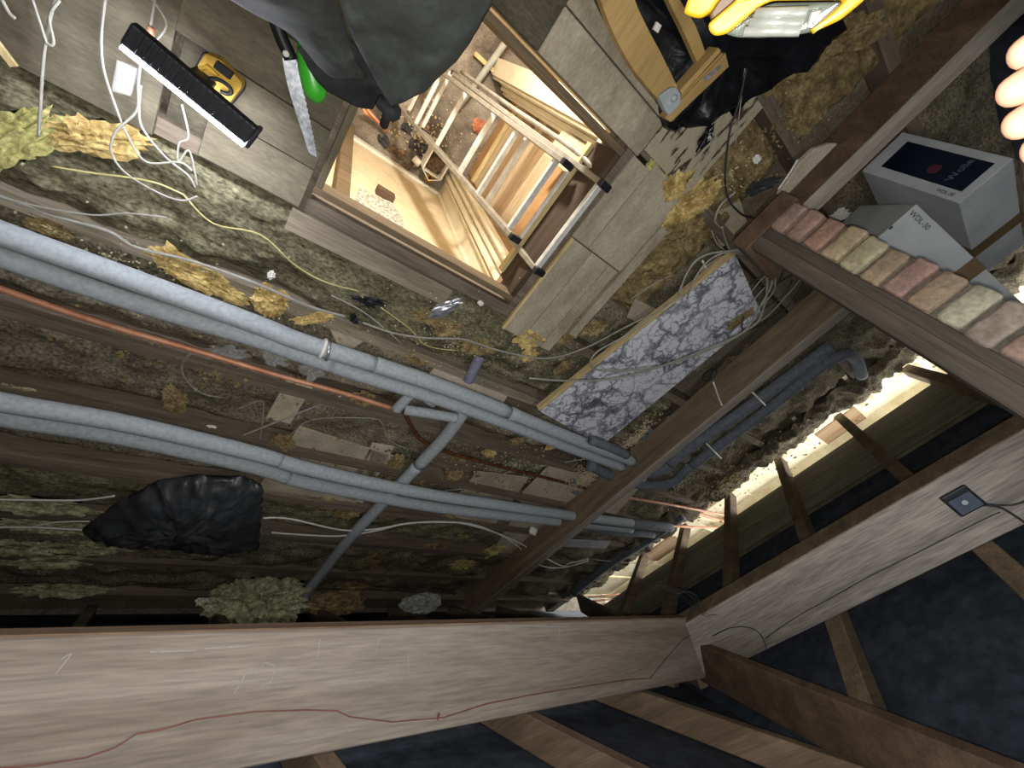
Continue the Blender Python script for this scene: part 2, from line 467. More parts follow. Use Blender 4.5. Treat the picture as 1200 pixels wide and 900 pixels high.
# joists run along X; the hatch sits between trimmers
for y in (-3.4, -3.0, -2.6, -2.2, -1.8, -1.4, -0.985, -0.575):
    part('joist', M['joist' if y in (-0.985,) else 'joist_dark'], lambda bm: box(bm, -2.2, 4.0, y - 0.025, y + 0.025, ZB + 0.001, -0.003), floor)
for y in (0.255, 0.65, 1.05, 1.45, 1.85, 2.25):
    part('joist', M['joist_dark'], lambda bm: box(bm, -2.2, 4.0, y - 0.025, y + 0.025, ZB + 0.001, -0.003), floor)
for x in (0.04, 0.95):
    part('joist', M['joist_dark'], lambda bm: box(bm, x - 0.025, x + 0.025, -0.549, 0.229, ZB + 0.001, -0.003), floor)


def board(quad, m, z=0.018, th=0.018, name='floorboard', parent=None):
    pts = [at(x, y, z) for x, y in quad]
    bm = bmesh.new()
    prism(bm, pts, (0, 0, -th))
    bevel(bm, 0.0015)
    return obj(name, bm, m, parent or floor)


def rboard(x0, x1, y0, y1, m, z=0.018, th=0.018, name='floorboard'):
    bm = bmesh.new()
    box(bm, x0, x1, y0, y1, z - th, z); bevel(bm, 0.0015)
    return obj(name, bm, m, floor)


# boards left of the hatch (grain along X), seams as in the photo
rboard(-0.235, 0.045, -0.590, -0.456, M['board'])
rboard(-0.235, 0.045, -0.453, -0.325, M['board'])
rboard(-0.42, 0.045, -0.322, -0.175, M['board'])
rboard(-0.42, 0.045, -0.172, -0.02, M['board_dark'])
rboard(-1.4, -0.34, -0.600, -0.12, M['board'], z=0.02)
rboard(-0.33, -0.24, -0.56, -0.33, M['board_dark'], z=-0.02)
rboard(-1.4, 0.045, -0.017, 0.22, M['board_dark'])
rboard(-1.4, 0.045, 0.225, 0.6, M['board_dark'])
# boards beyond the hatch
rboard(0.05, 0.45, 0.215, 0.42, M['board_dark'])
rboard(0.455, 0.97, 0.215, 0.345, M['board_y'], z=0.016)
rboard(0.455, 0.97, 0.35, 0.52, M['board_y'], z=0.016)
rboard(-0.2, 0.45, 0.425, 0.8, M['board_dark'])
rboard(0.455, 1.2, 0.525, 0.8, M['board_dark'])
# boards to the right of the hatch (grain along Y)
rboard(0.975, 1.085, -0.655, -0.155, M['board_y'])
rboard(1.088, 1.20, -0.655, -0.155, M['board_y'])
rboard(1.203, 1.265, -0.655, -0.155, M['board_y'])
rboard(0.955, 1.055, -0.150, 0.21, M['board_y'])
rboard(1.058, 1.275, -0.150, 0.24, M['board_y'])
rboard(0.975, 1.275, 0.245, 0.62, M['board_marked'])
rboard(0.957, 0.972, -0.655, -0.153, M['board_side'], z=0.022, th=0.02, name='batten')
rboard(1.278, 1.325, -0.52, 0.10, M['board_y'], z=0.03, th=0.03, name='batten')
# board below the lower hatch edge and dusty strip
rboard(0.03, 0.66, -0.685, -0.605, M['joist'], z=0.012, th=0.05)
# plasterboard and board scraps lying in the bays
scraps = [([(350, 500), (462, 535), (408, 600), (300, 575)], 'plaster_piece', -0.03), ([(436, 520), (462, 524), (425, 590), (400, 582)], 'plaster_pale', -0.03),
          ([(336, 445), (366, 455), (340, 497), (311, 490)], 'plaster_piece', -0.03), ([(385, 383), (410, 368), (432, 395), (402, 418)], 'plaster_piece', -0.05),
          ([(515, 425), (600, 455), (585, 482), (500, 442)], 'plaster_pale', -0.03), ([(600, 455), (640, 470), (633, 485), (590, 475)], 'board', -0.03),
          ([(560, 553), (620, 560), (575, 622), (520, 600)], 'plaster_piece', -0.03), ([(645, 545), (730, 570), (665, 625), (605, 585)], 'plaster_pale', -0.03),
          ([(600, 610), (660, 600), (620, 650), (575, 650)], 'plaster_piece', -0.03), ([(735, 560), (760, 566), (722, 606), (700, 596)], 'plaster_pale', -0.05),
          ([(668, 633), (716, 635), (710, 643), (661, 641)], 'carton', 0.04), ([(733, 565), (758, 562), (722, 603), (698, 598)], 'plaster_pale', 0.04), ([(500, 520), (560, 548), (540, 560), (490, 535)], 'joist_dark', -0.03),
          ([(830, 255), (868, 235), (880, 275), (845, 290)], 'plaster_piece', -0.03), ([(745, 350), (775, 365), (760, 385), (735, 372)], 'plaster_piece', -0.03),
          ([(820, 318), (846, 300), (857, 312), (835, 330)], 'plaster_pale', -0.03)]
for q, m, z in scraps:
    board(q, M[m], z=z, th=0.012, name='plaster_offcut')


# ceiling of the room below / underside
# hatch lining boards
def lin_b(x0, x1, y0, y1, m, z0=-0.075):
    return part('lining_board', M[m], lambda bm: (box(bm, x0, x1, y0, y1, z0, 0.024), bevel(bm, 0.002)), floor)


lin_b(HX0 - 0.022, HX1 + 0.022, HY0 - 0.024, HY0, 'lining', -0.055)
lin_b(HX0 - 0.022, HX1 + 0.022, HY1, HY1 + 0.024, 'lining', -0.06)
lin_b(HX0 - 0.022, HX0, HY0 + 0.0005, HY1 - 0.0005, 'lining_y')
lin_b(HX1, HX1 + 0.022, HY0 + 0.0005, HY1 - 0.0005, 'rust', -0.165)
part('batten', M['board_side'], lambda bm: box(bm, HX1 - 0.018, HX1, HY0 + 0.02, HY1 - 0.02, -0.185, -0.150), floor)


# ------------------------------------------------------------------ wool blankets between the joists (heightfields)
def heightfield(name, x0, x1, y0, y1, z, amp, step, m, label, seed=0, freq=5.0, holes=None, fall=0.05):
    bm = bmesh.new()
    nx = max(2, int((x1 - x0) / step)); ny = max(2, int((y1 - y0) / step))
    g = []
    for j in range(ny + 1):
        row = []
        for i in range(nx + 1):
            x = x0 + (x1 - x0) * i / nx; y = y0 + (y1 - y0) * j / ny
            p = Vector((x * freq * 0.6 + seed * 7, y * freq, seed * 2.3))
            h = noise.fractal(p, 0.75, 2.1, 6)
            h2 = 1 - abs(noise.noise(p * 1.7 + Vector((5, 9, 1)))) * 2.2
            e = min(1, min(x - x0, x1 - x, y - y0, y1 - y) / fall)
            zz = z + amp * (h * 0.9 + h2 * 0.35) - (1 - e) * 0.04
            row.append(bm.verts.new((x, y, max(zz, ZB + 0.004))))
        g.append(row)
    for j in range(ny):
        for i in range(nx):
            x = (g[j][i].co.x + g[j][i + 1].co.x) / 2; y = (g[j][i].co.y + g[j + 1][i].co.y) / 2
            if holes and holes(x, y): continue
            bm.faces.new([g[j][i], g[j][i + 1], g[j + 1][i + 1], g[j + 1][i]])
    o = obj(name, bm, m, None, True)
    return tag(o, label, 'insulation', None, 'stuff')


heightfield('mineral_wool', -1.3, 2.42, -0.958, -0.602, -0.035, 0.05, 0.010, M['wool'], 'olive mineral wool filling the bay below the hatch boards', 1)
heightfield('mineral_wool', -1.3, 2.42, -1.373, -1.012, -0.075, 0.03, 0.014, M['wool_dark'], 'dusty brown wool in the bay under the upper lagged pipes', 2)
heightfield('mineral_wool', -1.3, 2.42, -1.773, -1.427, -0.082, 0.03, 0.014, M['wool_dark'], 'dusty brown wool in the bay between both lagged pipe pairs', 3)
heightfield('mineral_wool', -1.3, 2.42, -2.173, -1.827, -0.085, 0.025, 0.016, M['wool_dark'], 'dark dusty wool in the bay under the lower lagged pipes', 4)
heightfield('mineral_wool', -1.3, 2.42, -2.573, -2.227, -0.07, 0.03, 0.016, M['wool'], 'grey wool in the bay under the small black bag', 5)
heightfield('mineral_wool', -1.3, 2.42, -3.373, -2.627, -0.03, 0.03, 0.02, M['wool_dark'], 'dark wool heaped along the low eaves below the long purlin', 6)
heightfield('mineral_wool', 1.28, 1.64, -0.3, 0.62, -0.055, 0.05, 0.012, M['tuft_dull'], 'mustard wool between the gouged boards and the marbled worktop', 7)
heightfield('mineral_wool', 0.98, 1.64, 0.625, 1.6, -0.045, 0.05, 0.016, M['tuft_dull'], 'brown mustard wool beyond the gouged board near the black sheeting', 8)
heightfield('mineral_wool', 1.27, 2.42, -0.59, 0.25, -0.095, 0.02, 0.016, M['wool_dark'], 'grey dusty wool beneath the marbled worktop', 9, holes=lambda x, y: x < 1.64 and y > -0.3)
heightfield('mineral_wool', 2.56, 4.0, -3.3, 1.9, -0.045, 0.05, 0.024, M['wool_dark'], 'brown dusty wool between the dark binder and the open eaves', 10, fall=0.02)
heightfield('mineral_wool', 1.78, 2.9, 0.45, 2.0, -0.08, 0.03, 0.025, M['wool_dark'], 'dark wool under the white cartons behind the brick pier', 11)

heightfield('mineral_wool', 3.72, 4.10, -3.3, 1.9, 0.012, 0.06, 0.016, M['wool_dark'], 'ragged brown debris ridge along the inner edge of the bright eaves', 12, freq=7, fall=0.06)

# ------------------------------------------------------------------ roof slopes
TH = math.radians(31); E0 = 3.5
U1 = Vector((0, math.cos(TH), math.sin(TH)))       # up the long slope
N1 = Vector((0, math.sin(TH), -math.cos(TH)))      # inward
PH = math.radians(36.5)
U2 = Vector((-math.cos(PH), 0, math.sin(PH)))
N2 = Vector((-math.sin(PH), 0, -math.cos(PH)))
X2, Z2 = 2.35, 1.32                                # a line on the hip slope's inner face
P2 = Vector((X2, 0, Z2))


def slope1(x, s):   # point on inner face, s metres up from eave
    return Vector((x, -E0, 0)) + U1 * s


def slope2(y, z):
    return Vector((X2 - (z - Z2) / math.tan(PH), y, z))


roof = struct('ceiling', M['felt'], lambda bm: None or prism(bm, [slope1(-2.4, -0.6) - N1 * 0.1, slope1(5.4, -0.6) - N1 * 0.1, slope1(5.4, 4.45) - N1 * 0.1, slope1(-2.4, 4.45) - N1 * 0.1], -N1 * 0.02))


def hipfelt(bm):
    a = [slope2(-3.9, 0.33), slope2(2.7, 0.33), slope2(2.7, 3.2), slope2(-3.9, 3.2)]
    prism(bm, [p - N2 * 0.1 for p in a], -N2 * 0.02)


struct('ceiling_hip', M['felt'], hipfelt)
# sarking boards low on the hip slope: bright gap below them
hipc = thing('sarking', 'grey-green boards low on the hip slope just above the bright open eaves', 'board', slope2(-0.5, 0.2))
for za, zb in ((0.19, 0.385), (0.39, 0.60)):
    part('sarking_board', M['sarking'], lambda bm: prism(bm, [slope2(-2.95, za) - N2 * 0.085, slope2(1.3, za) - N2 * 0.085, slope2(1.3, zb) - N2 * 0.085, slope2(-2.6, zb) - N2 * 0.085], -N2 * 0.012), hipc)
part('batten', M['board'], lambda bm: bar(bm, slope2(-2.3, 0.605) - N2 * 0.088, slope2(0.75, 0.605) - N2 * 0.088, 0.018, 0.02, N2), hipc)
# rafters
for i, x in enumerate((-1.35, -0.75, -0.13, 0.49, 1.17, 1.82, 2.42, 3.0)):
    top = {2.42: 2.55, 3.0: 1.9}.get(x, 4.3)
    bm = bmesh.new()
    bar(bm, slope1(x, 0.02 if x < 2.9 else 0.02) - N1 * 0.048, slope1(x, top if x < 2 else (top - 0.2)) - N1 * 0.048, 0.05, 0.094, N1)
    bevel(bm, 0.003)
    obj('rafter', bm, M['rafter'], roof)
hiproof = [o for o in COL.objects if o.name == 'ceiling_hip'][0]
for y, zt in ((-2.35, 0.55), (-1.76, 0.95), (-1.19, 1.35), (-0.63, 1.9), (-0.03, 2.4), (0.55, 2.9), (1.15, 2.9), (1.75, 2.9)):
    bm = bmesh.new()
    bar(bm, slope2(y, -0.05) - N2 * 0.042, slope2(y, zt) - N2 * 0.042, 0.07, 0.08, N2)
    bevel(bm, 0.003)
    obj('rafter', bm, M['rafter_x'], hiproof)
# timber noggins by the eaves
for p, q in (((655, 712), (705, 690)), ((690, 700), (790, 722))):
    a, b = at(p[0], p[1], 0.25), at(q[0], q[1], 0.35)

# far boundary walls of the loft
struct('wall_far', M['mortar'], lambda bm: box(bm, -2.2, 6, 2.6, 2.7, -0.15, 3.2))
struct('wall_left', M['mortar'], lambda bm: box(bm, -2.3, -2.2, -3.8, 2.7, -0.15, 3.2))
struct('wall_near', M['mortar'], lambda bm: box(bm, -2.3, 5.4, -3.95, -3.85, -0.4, 0.3))
struct('ceiling_far', M['felt'], lambda bm: prism(bm, [(-2.3, 0.2, 2.7), (1.1, 0.2, 2.75), (2.9, 2.7, 1.4), (-2.3, 2.7, 1.2)], (0, 0, 0.03)))
# outer wall head and the soffit boards beyond it, lit through the open eaves
struct('wall_eaves', M['mortar'], lambda bm: box(bm, 3.9, 4.02, -3.7, 2.6, -0.4, -0.02))
soff = thing('soffit', 'cream soffit boards glowing in daylight below the open eaves', 'soffit', (4.4, -0.5, -0.16))
ys = [-3.5, -3.05, -2.62, -2.1, -1.72, -1.2, -0.75, -0.3, 0.12, 0.5, 0.95, 1.4, 2.0, 2.6]
for y0, y1 in zip(ys, ys[1:]):
    for x0, x1 in ((4.03, 4.28), (4.29, 4.55), (4.56, 4.95)):
        dz = rnd.uniform(-0.012, 0.012)
        part('soffit_board', M['soffit'] if rnd.random() < 0.8 else M['lath'], lambda bm: box(bm, x0, x1, y0 + 0.006, y1 - 0.006, -0.17 + dz, -0.15 + dz), soff)
part('fascia_board', M['soffit'], lambda bm: box(bm, 4.96, 4.985, -3.6, 2.6, -0.3, 0.0), soff)
for k, (a, b) in enumerate((((812, 600), (905, 628)), ((795, 605), (880, 640)), ((988, 440), (1020, 478)), ((1000, 432), (1030, 470)), ((1062, 432), (1100, 446)), ((1072, 420), (1098, 440)), ((930, 490), (955, 520)), ((640, 695), (720, 700)))):
    part('batten', M['soffit'] if k not in (0,) else M['copper'], lambda bm: bar(bm, at(a[0], a[1], -0.03), at(b[0], b[1], -0.11), 0.03, 0.02), soff)

# ------------------------------------------------------------------ purlins, hip rafter, binder, beams
pt0 = slope1(-1.6, (2.19) / math.cos(TH)); pt1 = slope1(2.36, (2.19) / math.cos(TH))


def purlin1(bm):
    obox(bm, pt0 + N1 * 0.0, pt1 - pt0, N1 * 0.265, -U1 * 0.07)
    bevel(bm, 0.004)


pl = thing('purlin', 'long pale dusty purlin crossing the foreground with a thin red wire', 'purlin', (pt0 + pt1) / 2)
part('beam', M['purlin'], purlin1, pl)
part('edge_strip', M['purlin_edge'], lambda bm: obox(bm, pt0 + N1 * 0.2655, pt1 - pt0, N1 * 0.004, -U1 * 0.07), pl, label='brown narrow underside edge')
qa = slope2(-1.30, Z2); qb = slope2(2.5, Z2)
pl2 = thing('purlin', 'shorter grey purlin on the right carrying a dark socket box', 'purlin', (qa + qb) / 2)
part('beam', M['purlin_y'], lambda bm: (obox(bm, qa, qb - qa, N2 * 0.262, -U2 * 0.11), bevel(bm, 0.004)), pl2)
part('edge_strip', M['rafter_x'], lambda bm: obox(bm, qa + N2 * 0.2625, qb - qa, N2 * 0.004, -U2 * 0.11), pl2, label='brown narrow underside edge')
# hip rafter: deep board in the diagonal plane
jn = Vector((2.37, -1.30, 1.325))
hd = (Vector((0.86, 0.23, 2.32)) - jn)
hd = Vector((-1.0, 1.231, 0.74))


def hipr(bm):
    dn = Vector((-0.1, 0.1, -1)).normalized()
    s = hd.cross(dn).normalized()
    dn = s.cross(hd).normalized()
    if dn.z > 0: dn = -dn
    a = jn - hd * 0.06 + dn * -0.02
    obox(bm, a - s * 0.022, hd * 1.05, dn * 0.19, s * 0.044)
    bevel(bm, 0.004)


hr = one('hip_rafter', M['hip'], hipr, 'dark brown hip rafter rising to the lower right from the purlin joint', 'rafter')


def hiplow(bm):
    a = jn + Vector((0.02, -0.05, -0.02))
    b = Vector((3.95, -3.2, 0.1))
    bar(bm, a - Vector((0, 0, 0.04)), b, 0.045, 0.17)


one('hip_rafter', M['rafter_x'], hiplow, 'lower length of hip rafter running down behind the long purlin to the corner', 'rafter')
# binder
bn = thing('binder', 'rust brown binder beam on edge crossing the loft over the pipe ends', 'beam', (2.5, -1.4, 0.0))
part('beam', M['binder'], lambda bm: (box(bm, 2.455, 2.54, -3.3, 0.55, -0.003, 0.192), bevel(bm, 0.003)), bn)
part('dust_layer', M['binder_top'], lambda bm: box(bm, 2.456, 2.539, -3.3, 0.55, 0.1925, 0.196), bn, label='pale dust along the top edge')
bn2 = thing('binder', 'dark binder beam on the right behind the bricks with a dusty grey top', 'beam', (1.71, 1.2, 0.0))
part('beam', M['hip'], lambda bm: (box(bm, 1.665, 1.76, 0.28, 2.5, -0.003, 0.158), bevel(bm, 0.003)), bn2)
part('dust_layer', M['binder_top'], lambda bm: box(bm, 1.666, 1.759, 0.47, 2.5, 0.1585, 0.162), bn2, label='pale dust along the top edge')

# ------------------------------------------------------------------ brick pier on its timber
pier = thing('brick_pier', 'upright end of a brick wall with ten worn bricks bedded in mortar', 'wall', (1.6, 0.38, 0.345))
part('mortar', M['mortar'], lambda bm: (box(bm, 1.412, 1.62, 0.285, 0.425, 0.345, 1.95), bevel(bm, 0.004)), pier)
for i in range(20):
    z0 = 0.352 + i * 0.0755
    if z0 > 1.85: break
    bm = bmesh.new()
    j = rnd.uniform(-0.005, 0.004)
    w0 = 0.318 + rnd.uniform(-0.004, 0.003)
    dep = 0.2 if i % 2 else 0.1
    box(bm, 1.392 + j, 1.392 + j + dep, w0, w0 + 0.108 + rnd.uniform(-0.004, 0.006), z0, z0 + 0.062 + rnd.uniform(-0.003, 0.003))
    bmesh.ops.bevel(bm, geom=list(bm.edges), offset=0.009, segments=2, affect='EDGES', profile=0.5)
    bmesh.ops.subdivide_edges(bm, edges=[e for e in bm.edges if e.calc_length() > 0.03], cuts=2, use_grid_fill=True)
    for v in bm.verts:
        v.co += Vector((noise.noise(v.co * 28 + Vector((i, 0, 0))), noise.noise(v.co * 28 + Vector((0, i, 7))), noise.noise(v.co * 30 + Vector((3, 0, i))))) * 0.0045
    obj('brick', bm, M['brick%d' % (i % 10)], pier, True)
tp = thing('door_post', 'weathered timber post standing against the mortared side of the brick pier', 'post', (1.6, 0.26, 0.27))
part('post', M['post'], lambda bm: (box(bm, 1.40, 1.45, 0.232, 0.284, 0.345, 1.95), bevel(bm, 0.004)), tp)
part('post', M['post'], lambda bm: (box(bm, 1.405, 1.475, 0.27, 0.318, 0.346, 1.95), bevel(bm, 0.004)), tp)
part('post', M['post'], lambda bm: (box(bm, 1.455, 1.60, 0.256, 0.284, 0.345, 1.95), bevel(bm, 0.004)), tp)
part('sole_plate', M['hip'], lambda bm: (box(bm, 1.40, 1.66, 0.21, 0.44, 0.262, 0.344), bevel(bm, 0.004)), tp)

# ------------------------------------------------------------------ lagged pipes
def pipe(name, pts, r, m, label, group=None, seams=(), parent=None, z=None, wob=0.0):
    def f(bm):
        pp = smoothpts(pts, 6)
        tube(bm, pp, r, 14)
    if parent is None:
        return one(name, m, f, label, 'pipe', group, True)
    return part(name, m, f, parent, True)


def pxl(pts, z):
    return [at(p[0], p[1], p[2] if len(p) > 2 else z) for p in pts]


def lagged(pts, z, r, label, seams, m='foam'):
    w = [Vector(p) for p in pxl(pts, z)]
    root = thing('lagged_pipe', label, 'pipe', w[len(w) // 2] - Vector((0, 0, r)), 'foam lagged pipes across the joists')
    # foam sleeves butt together at the seams (fractions of the run)
    pp = smoothpts(w, 8)
    n = len(pp) - 1
    cuts = [0] + [int(s * n) for s in seams] + [n]
    for a, b in zip(cuts, cuts[1:]):
        q = [p.copy() for p in pp[a:b + 1]]
        if a > 0: q[0] += (q[1] - q[0]).normalized() * 0.003
        rr = r * rnd.uniform(0.985, 1.02)
        part('foam_sleeve', M[m], lambda bm: tube(bm, q, rr, 16), root, True)
    part('copper_pipe', M['copper'], lambda bm: tube(bm, pp, 0.0075, 8), root, True)
    return root


lagged([(-130, 225), (0, 273), (150, 326), (300, 380), (351, 400), (429, 424), (507, 449), (586, 479), (664, 511), (742, 541)], 0.10, 0.036, 'thick grey foam lagged pipe, upper of the upper pair', [0.57, 0.8])
lagged([(-130, 253), (0, 301), (150, 352), (300, 398), (351, 416), (429, 442), (507, 466), (586, 494), (664, 524), (730, 548)], 0.085, 0.031, 'thinner grey foam lagged pipe, lower of the upper pair', [0.5])
lagged([(-130, 440), (0, 471), (150, 497), (300, 532), (351, 547), (429, 565), (507, 580), (586, 592), (660, 603), (740, 613)], 0.10, 0.036, 'thick grey foam lagged pipe, upper of the lower pair', [0.40])
lagged([(-130, 460), (0, 489), (150, 514), (300, 548), (351, 564), (429, 580), (507, 594), (586, 604), (660, 612), (740, 620)], 0.06, 0.034, 'grey foam lagged pipe half hidden under the lower pair', [0.42])
# branches
lagged([(546, 478), (520, 514), (480, 556), (440, 598), (412, 628), (380, 668), (350, 706)], 0.03, 0.036, 'grey foam lagged branch pipe passing under the lower pair', [0.3], 'foam')
lagged([(488, 455), (480, 463), (464, 480)], 0.06, 0.026, 'short grey foam stub angled off the upper pair', [])
lagged([(474, 480), (500, 484), (535, 490)], 0.07, 0.026, 'short grey foam cross piece joining the branch pipe', [])
lagged([(495, 463), (508, 474)], 0.03, 0.022, 'tiny grey foam stub below the upper pair', [])
# beyond the binder
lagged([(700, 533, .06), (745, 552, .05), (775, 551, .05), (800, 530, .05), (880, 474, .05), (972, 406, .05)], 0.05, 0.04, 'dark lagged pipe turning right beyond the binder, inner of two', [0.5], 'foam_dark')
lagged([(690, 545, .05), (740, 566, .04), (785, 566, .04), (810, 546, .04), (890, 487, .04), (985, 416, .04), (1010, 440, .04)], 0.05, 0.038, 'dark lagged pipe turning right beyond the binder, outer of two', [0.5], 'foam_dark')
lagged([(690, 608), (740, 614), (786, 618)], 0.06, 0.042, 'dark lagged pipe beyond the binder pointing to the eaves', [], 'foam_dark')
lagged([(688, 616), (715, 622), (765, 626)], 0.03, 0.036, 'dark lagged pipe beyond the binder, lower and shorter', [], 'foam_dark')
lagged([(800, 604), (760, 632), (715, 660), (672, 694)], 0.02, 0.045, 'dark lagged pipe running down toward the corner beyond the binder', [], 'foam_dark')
lagged([(563, 418), (555, 432), (549, 446)], 0.0, 0.028, 'lilac grey offcut of pipe foam on the wool', [], 'purple_foam')
# foam offcuts by the marbled board
lagged([(693, 516), (712, 523), (734, 533)], 0.16, 0.03, 'short dusty foam offcut under the marbled board corner', [], 'foam_dark')
# copper pipes
pipe('copper_pipe', pxl([(-60, 314), (0, 338), (120, 379), (230, 411), (330, 441), (400, 460), (458, 478)], 0.07), 0.0115, M['copper'], 'bright copper pipe running below the upper lagged pair')
pipe('copper_pipe', pxl([(474, 484), (500, 520), (560, 540), (640, 560), (697, 575), (740, 585)], 0.0), 0.011, M['copper_old'], 'tarnished thin copper pipe heading for the binder')
pipe('copper_pipe', pxl([(728, 582), (800, 594), (880, 610), (925, 620)], 0.03), 0.011, M['copper'], 'copper pipe reaching the bright eaves beyond the binder')
pipe('copper_pipe', pxl([(765, 615), (800, 617), (850, 619)], 0.06), 0.012, M['copper'], 'short bare copper pipe end beyond the binder')
for k in range(3):
    pipe('copper_pipe', pxl([(690, 700 + k * 5), (745, 694 + k * 5)], 0.02), 0.009, M['copper'], ['highest', 'middle', 'lowest'][k] + ' of three thin copper tails in the bright corner of the eaves', 'copper tails in the eaves corner')
# clips
for q in ((836, 528), (888, 466)):
    one('pipe_clip', M['white'], lambda bm: tube(bm, pxl([(q[0] - 8, q[1] - 8), (q[0] + 1, q[1] + 1), (q[0] + 9, q[1] + 9)], 0.095), 0.006, 6), 'white clip on the twin pipes beyond the binder, ' + ('near their bend' if q[0] < 860 else 'near their far elbow'), 'clip', 'pipe clips', True)

# tape and film round the pipes
def crumple(name, c, size, m, label, cat, seed, rot=0, amp=0.5, sub=3, flat=0.3, group=None, freq=4):
    return one(name, m, lambda bm: lump(bm, c, size, sub, amp, freq, seed, rot, flat, True), label, cat, group)


def ringat(px, py, z, r, ang, m, label):
    c = at(px, py, z)
    def f(bm):
        pts = [c + Vector((math.cos(ang) * 0.004, math.sin(ang) * 0.004, 0)) + Vector((-math.sin(ang) * math.cos(t) * r, math.cos(ang) * math.cos(t) * r, math.sin(t) * r)) for t in [2 * math.pi * k / 16 for k in range(17)]]
        tube(bm, pts, 0.007, 6, False)
    return one('tape_ring', m, f, label, 'tape', None, True)


ringat(377, 408, 0.10, 0.038, 0.0, M['white'], 'pale tape ring round the thick upper lagged pipe')
ringat(383, 411, 0.10, 0.037, 0.15, M['foil'], 'silver tape ring beside the pale ring on the lagged pipe')
crumple('plastic_film', at(366, 432, 0.05), (0.035, 0.05, 0.02), M['film'], 'crumpled clear film beside the tape rings on the pipe', 'film', 3, 0.5, 1.0)
crumple('plastic_film', at(322, 418, 0.05), (0.035, 0.04, 0.015), M['film'], 'crumpled clear film between the copper pipe and the lagged pipe', 'film', 4, 0.1, 1.0)
crumple('plastic_film', at(268, 412, 0.03), (0.05, 0.03, 0.015), M['film'], 'torn clear film bag caught on the copper pipe', 'film', 5, 0.4, 1.0)
pipe('film_loop', pxl([(250, 408), (222, 416), (213, 432), (222, 450), (240, 462), (262, 466)], 0.0), 0.004, M['film'], 'thin clear film loop hanging below the copper pipe')
crumple('foil_scrap', at(523, 360, 0.01), (0.075, 0.03, 0.012), M['foil'], 'crumpled silver foil wrapper on the wool below the hatch', 'wrapper', 6, 1.0, 0.5)
crumple('plastic_scrap', at(443, 315, 0.0), (0.02, 0.014, 0.006), M['purple_foam'], 'small lilac scrap on the wool near the hatch frame', 'scrap', 7)
crumple('black_scrap', at(430, 352, 0.0), (0.055, 0.02, 0.012), M['blackp'], 'ragged black polythene scrap on the wool left of the foil wrapper', 'scrap', 8, 0.2, 1.1)
crumple('black_scrap', at(415, 374, 0.0), (0.012, 0.02, 0.01), M['blackp'], 'small black scrap on the joist by the thick cable', 'scrap', 9, 0.6, 1.1)
crumple('white_scrap', at(563, 355, 0.0), (0.016, 0.01, 0.008), M['white'], 'tiny white scrap right of the foil wrapper', 'scrap', 10)
crumple('white_scrap', at(318, 322, 0.02), (0.012, 0.018, 0.01), M['white'], 'tiny white scrap among the yellow tufts by the cable', 'scrap', 11)
crumple('white_scrap', at(248, 500, -0.04), (0.022, 0.01, 0.01), M['white'], 'small white scrap above the lower lagged pair', 'scrap', 12)
crumple('white_scrap', at(886, 186, 0.02), (0.016, 0.016, 0.012), M['white'], 'small white scrap on mustard wool near the black offcut', 'scrap', 13)
crumple('white_scrap', at(806, 652, 0.05), (0.035, 0.02, 0.015), M['white'], 'white scrap at the edge of the bright eaves', 'scrap', 14)
crumple('black_offcut', at(890, 217, 0.03), (0.07, 0.022, 0.02), M['blackbag'], 'black plastic bundle on the mustard wool', 'bundle', 15, 0.9, 0.6)
crumple('pale_scrap', at(236, 702, 0.12), (0.03, 0.025, 0.03), M['ball'], 'pale rounded lump beside the rock wool heap', 'scrap', 16)
# small foam bits near the binder
for k, (x, y) in enumerate(((672, 563), (674, 576), (755, 511), (760, 503), (613, 506), (666, 524))):
    crumple('foam_offcut', at(x, y, 0.0), (0.03, 0.02, 0.02), M['foam_dark'], ['grey foam crumb above the ring-shaped crumb near the binder', 'round grey foam crumb near the white cup', 'grey foam crumb on the beige chips by the binder', 'grey foam crumb beside the marbled board edge', 'small grey foam crumb right of the yellow tufts', 'grey foam crumb below the left end of the marbled board'][k], 'foam crumb', 20 + k)

# white cup
cup = at(622, 621, 0.0)
def cupf(bm):
    a = cup; d = Vector((0.35, 0.5, 0.6)).normalized()
    tube(bm, [a, a + d * 0.002, a + d * 0.018, a + d * 0.02, a + d * 0.055], 0.03, 18, True, [0.028, 0.034, 0.034, 0.03, 0.03])
one('white_cup', M['white'], cupf, 'white plastic cap lying on the pale offcut below the lower pipes', 'cap', None, True)

# ------------------------------------------------------------------ chips and crumbs (uncountable)
def chips(c, r, n, m, label, size=0.007):
    bm = bmesh.new()
    for k in range(n):
        a = rnd.uniform(0, 6.28); q = abs(rnd.gauss(0, 0.45))
        x = c.x + math.cos(a) * q * r[0]; y = c.y + math.sin(a) * q * r[1]
        s = size * rnd.uniform(0.5, 1.4)
        z = c.z + max(0, 0.03 * (1 - q)) + rnd.uniform(0, 0.008)
        u = Vector((rnd.uniform(-1, 1), rnd.uniform(-1, 1), rnd.uniform(-0.3, 0.3))).normalized() * s
        v = Vector((-u.y, u.x, rnd.uniform(-0.3, 0.3) * s))
        obox(bm, (x, y, z), u, v * 0.8, (0, 0, s * 0.4))
    return tag(obj('chips', bm, m), label, 'debris', None, 'stuff')


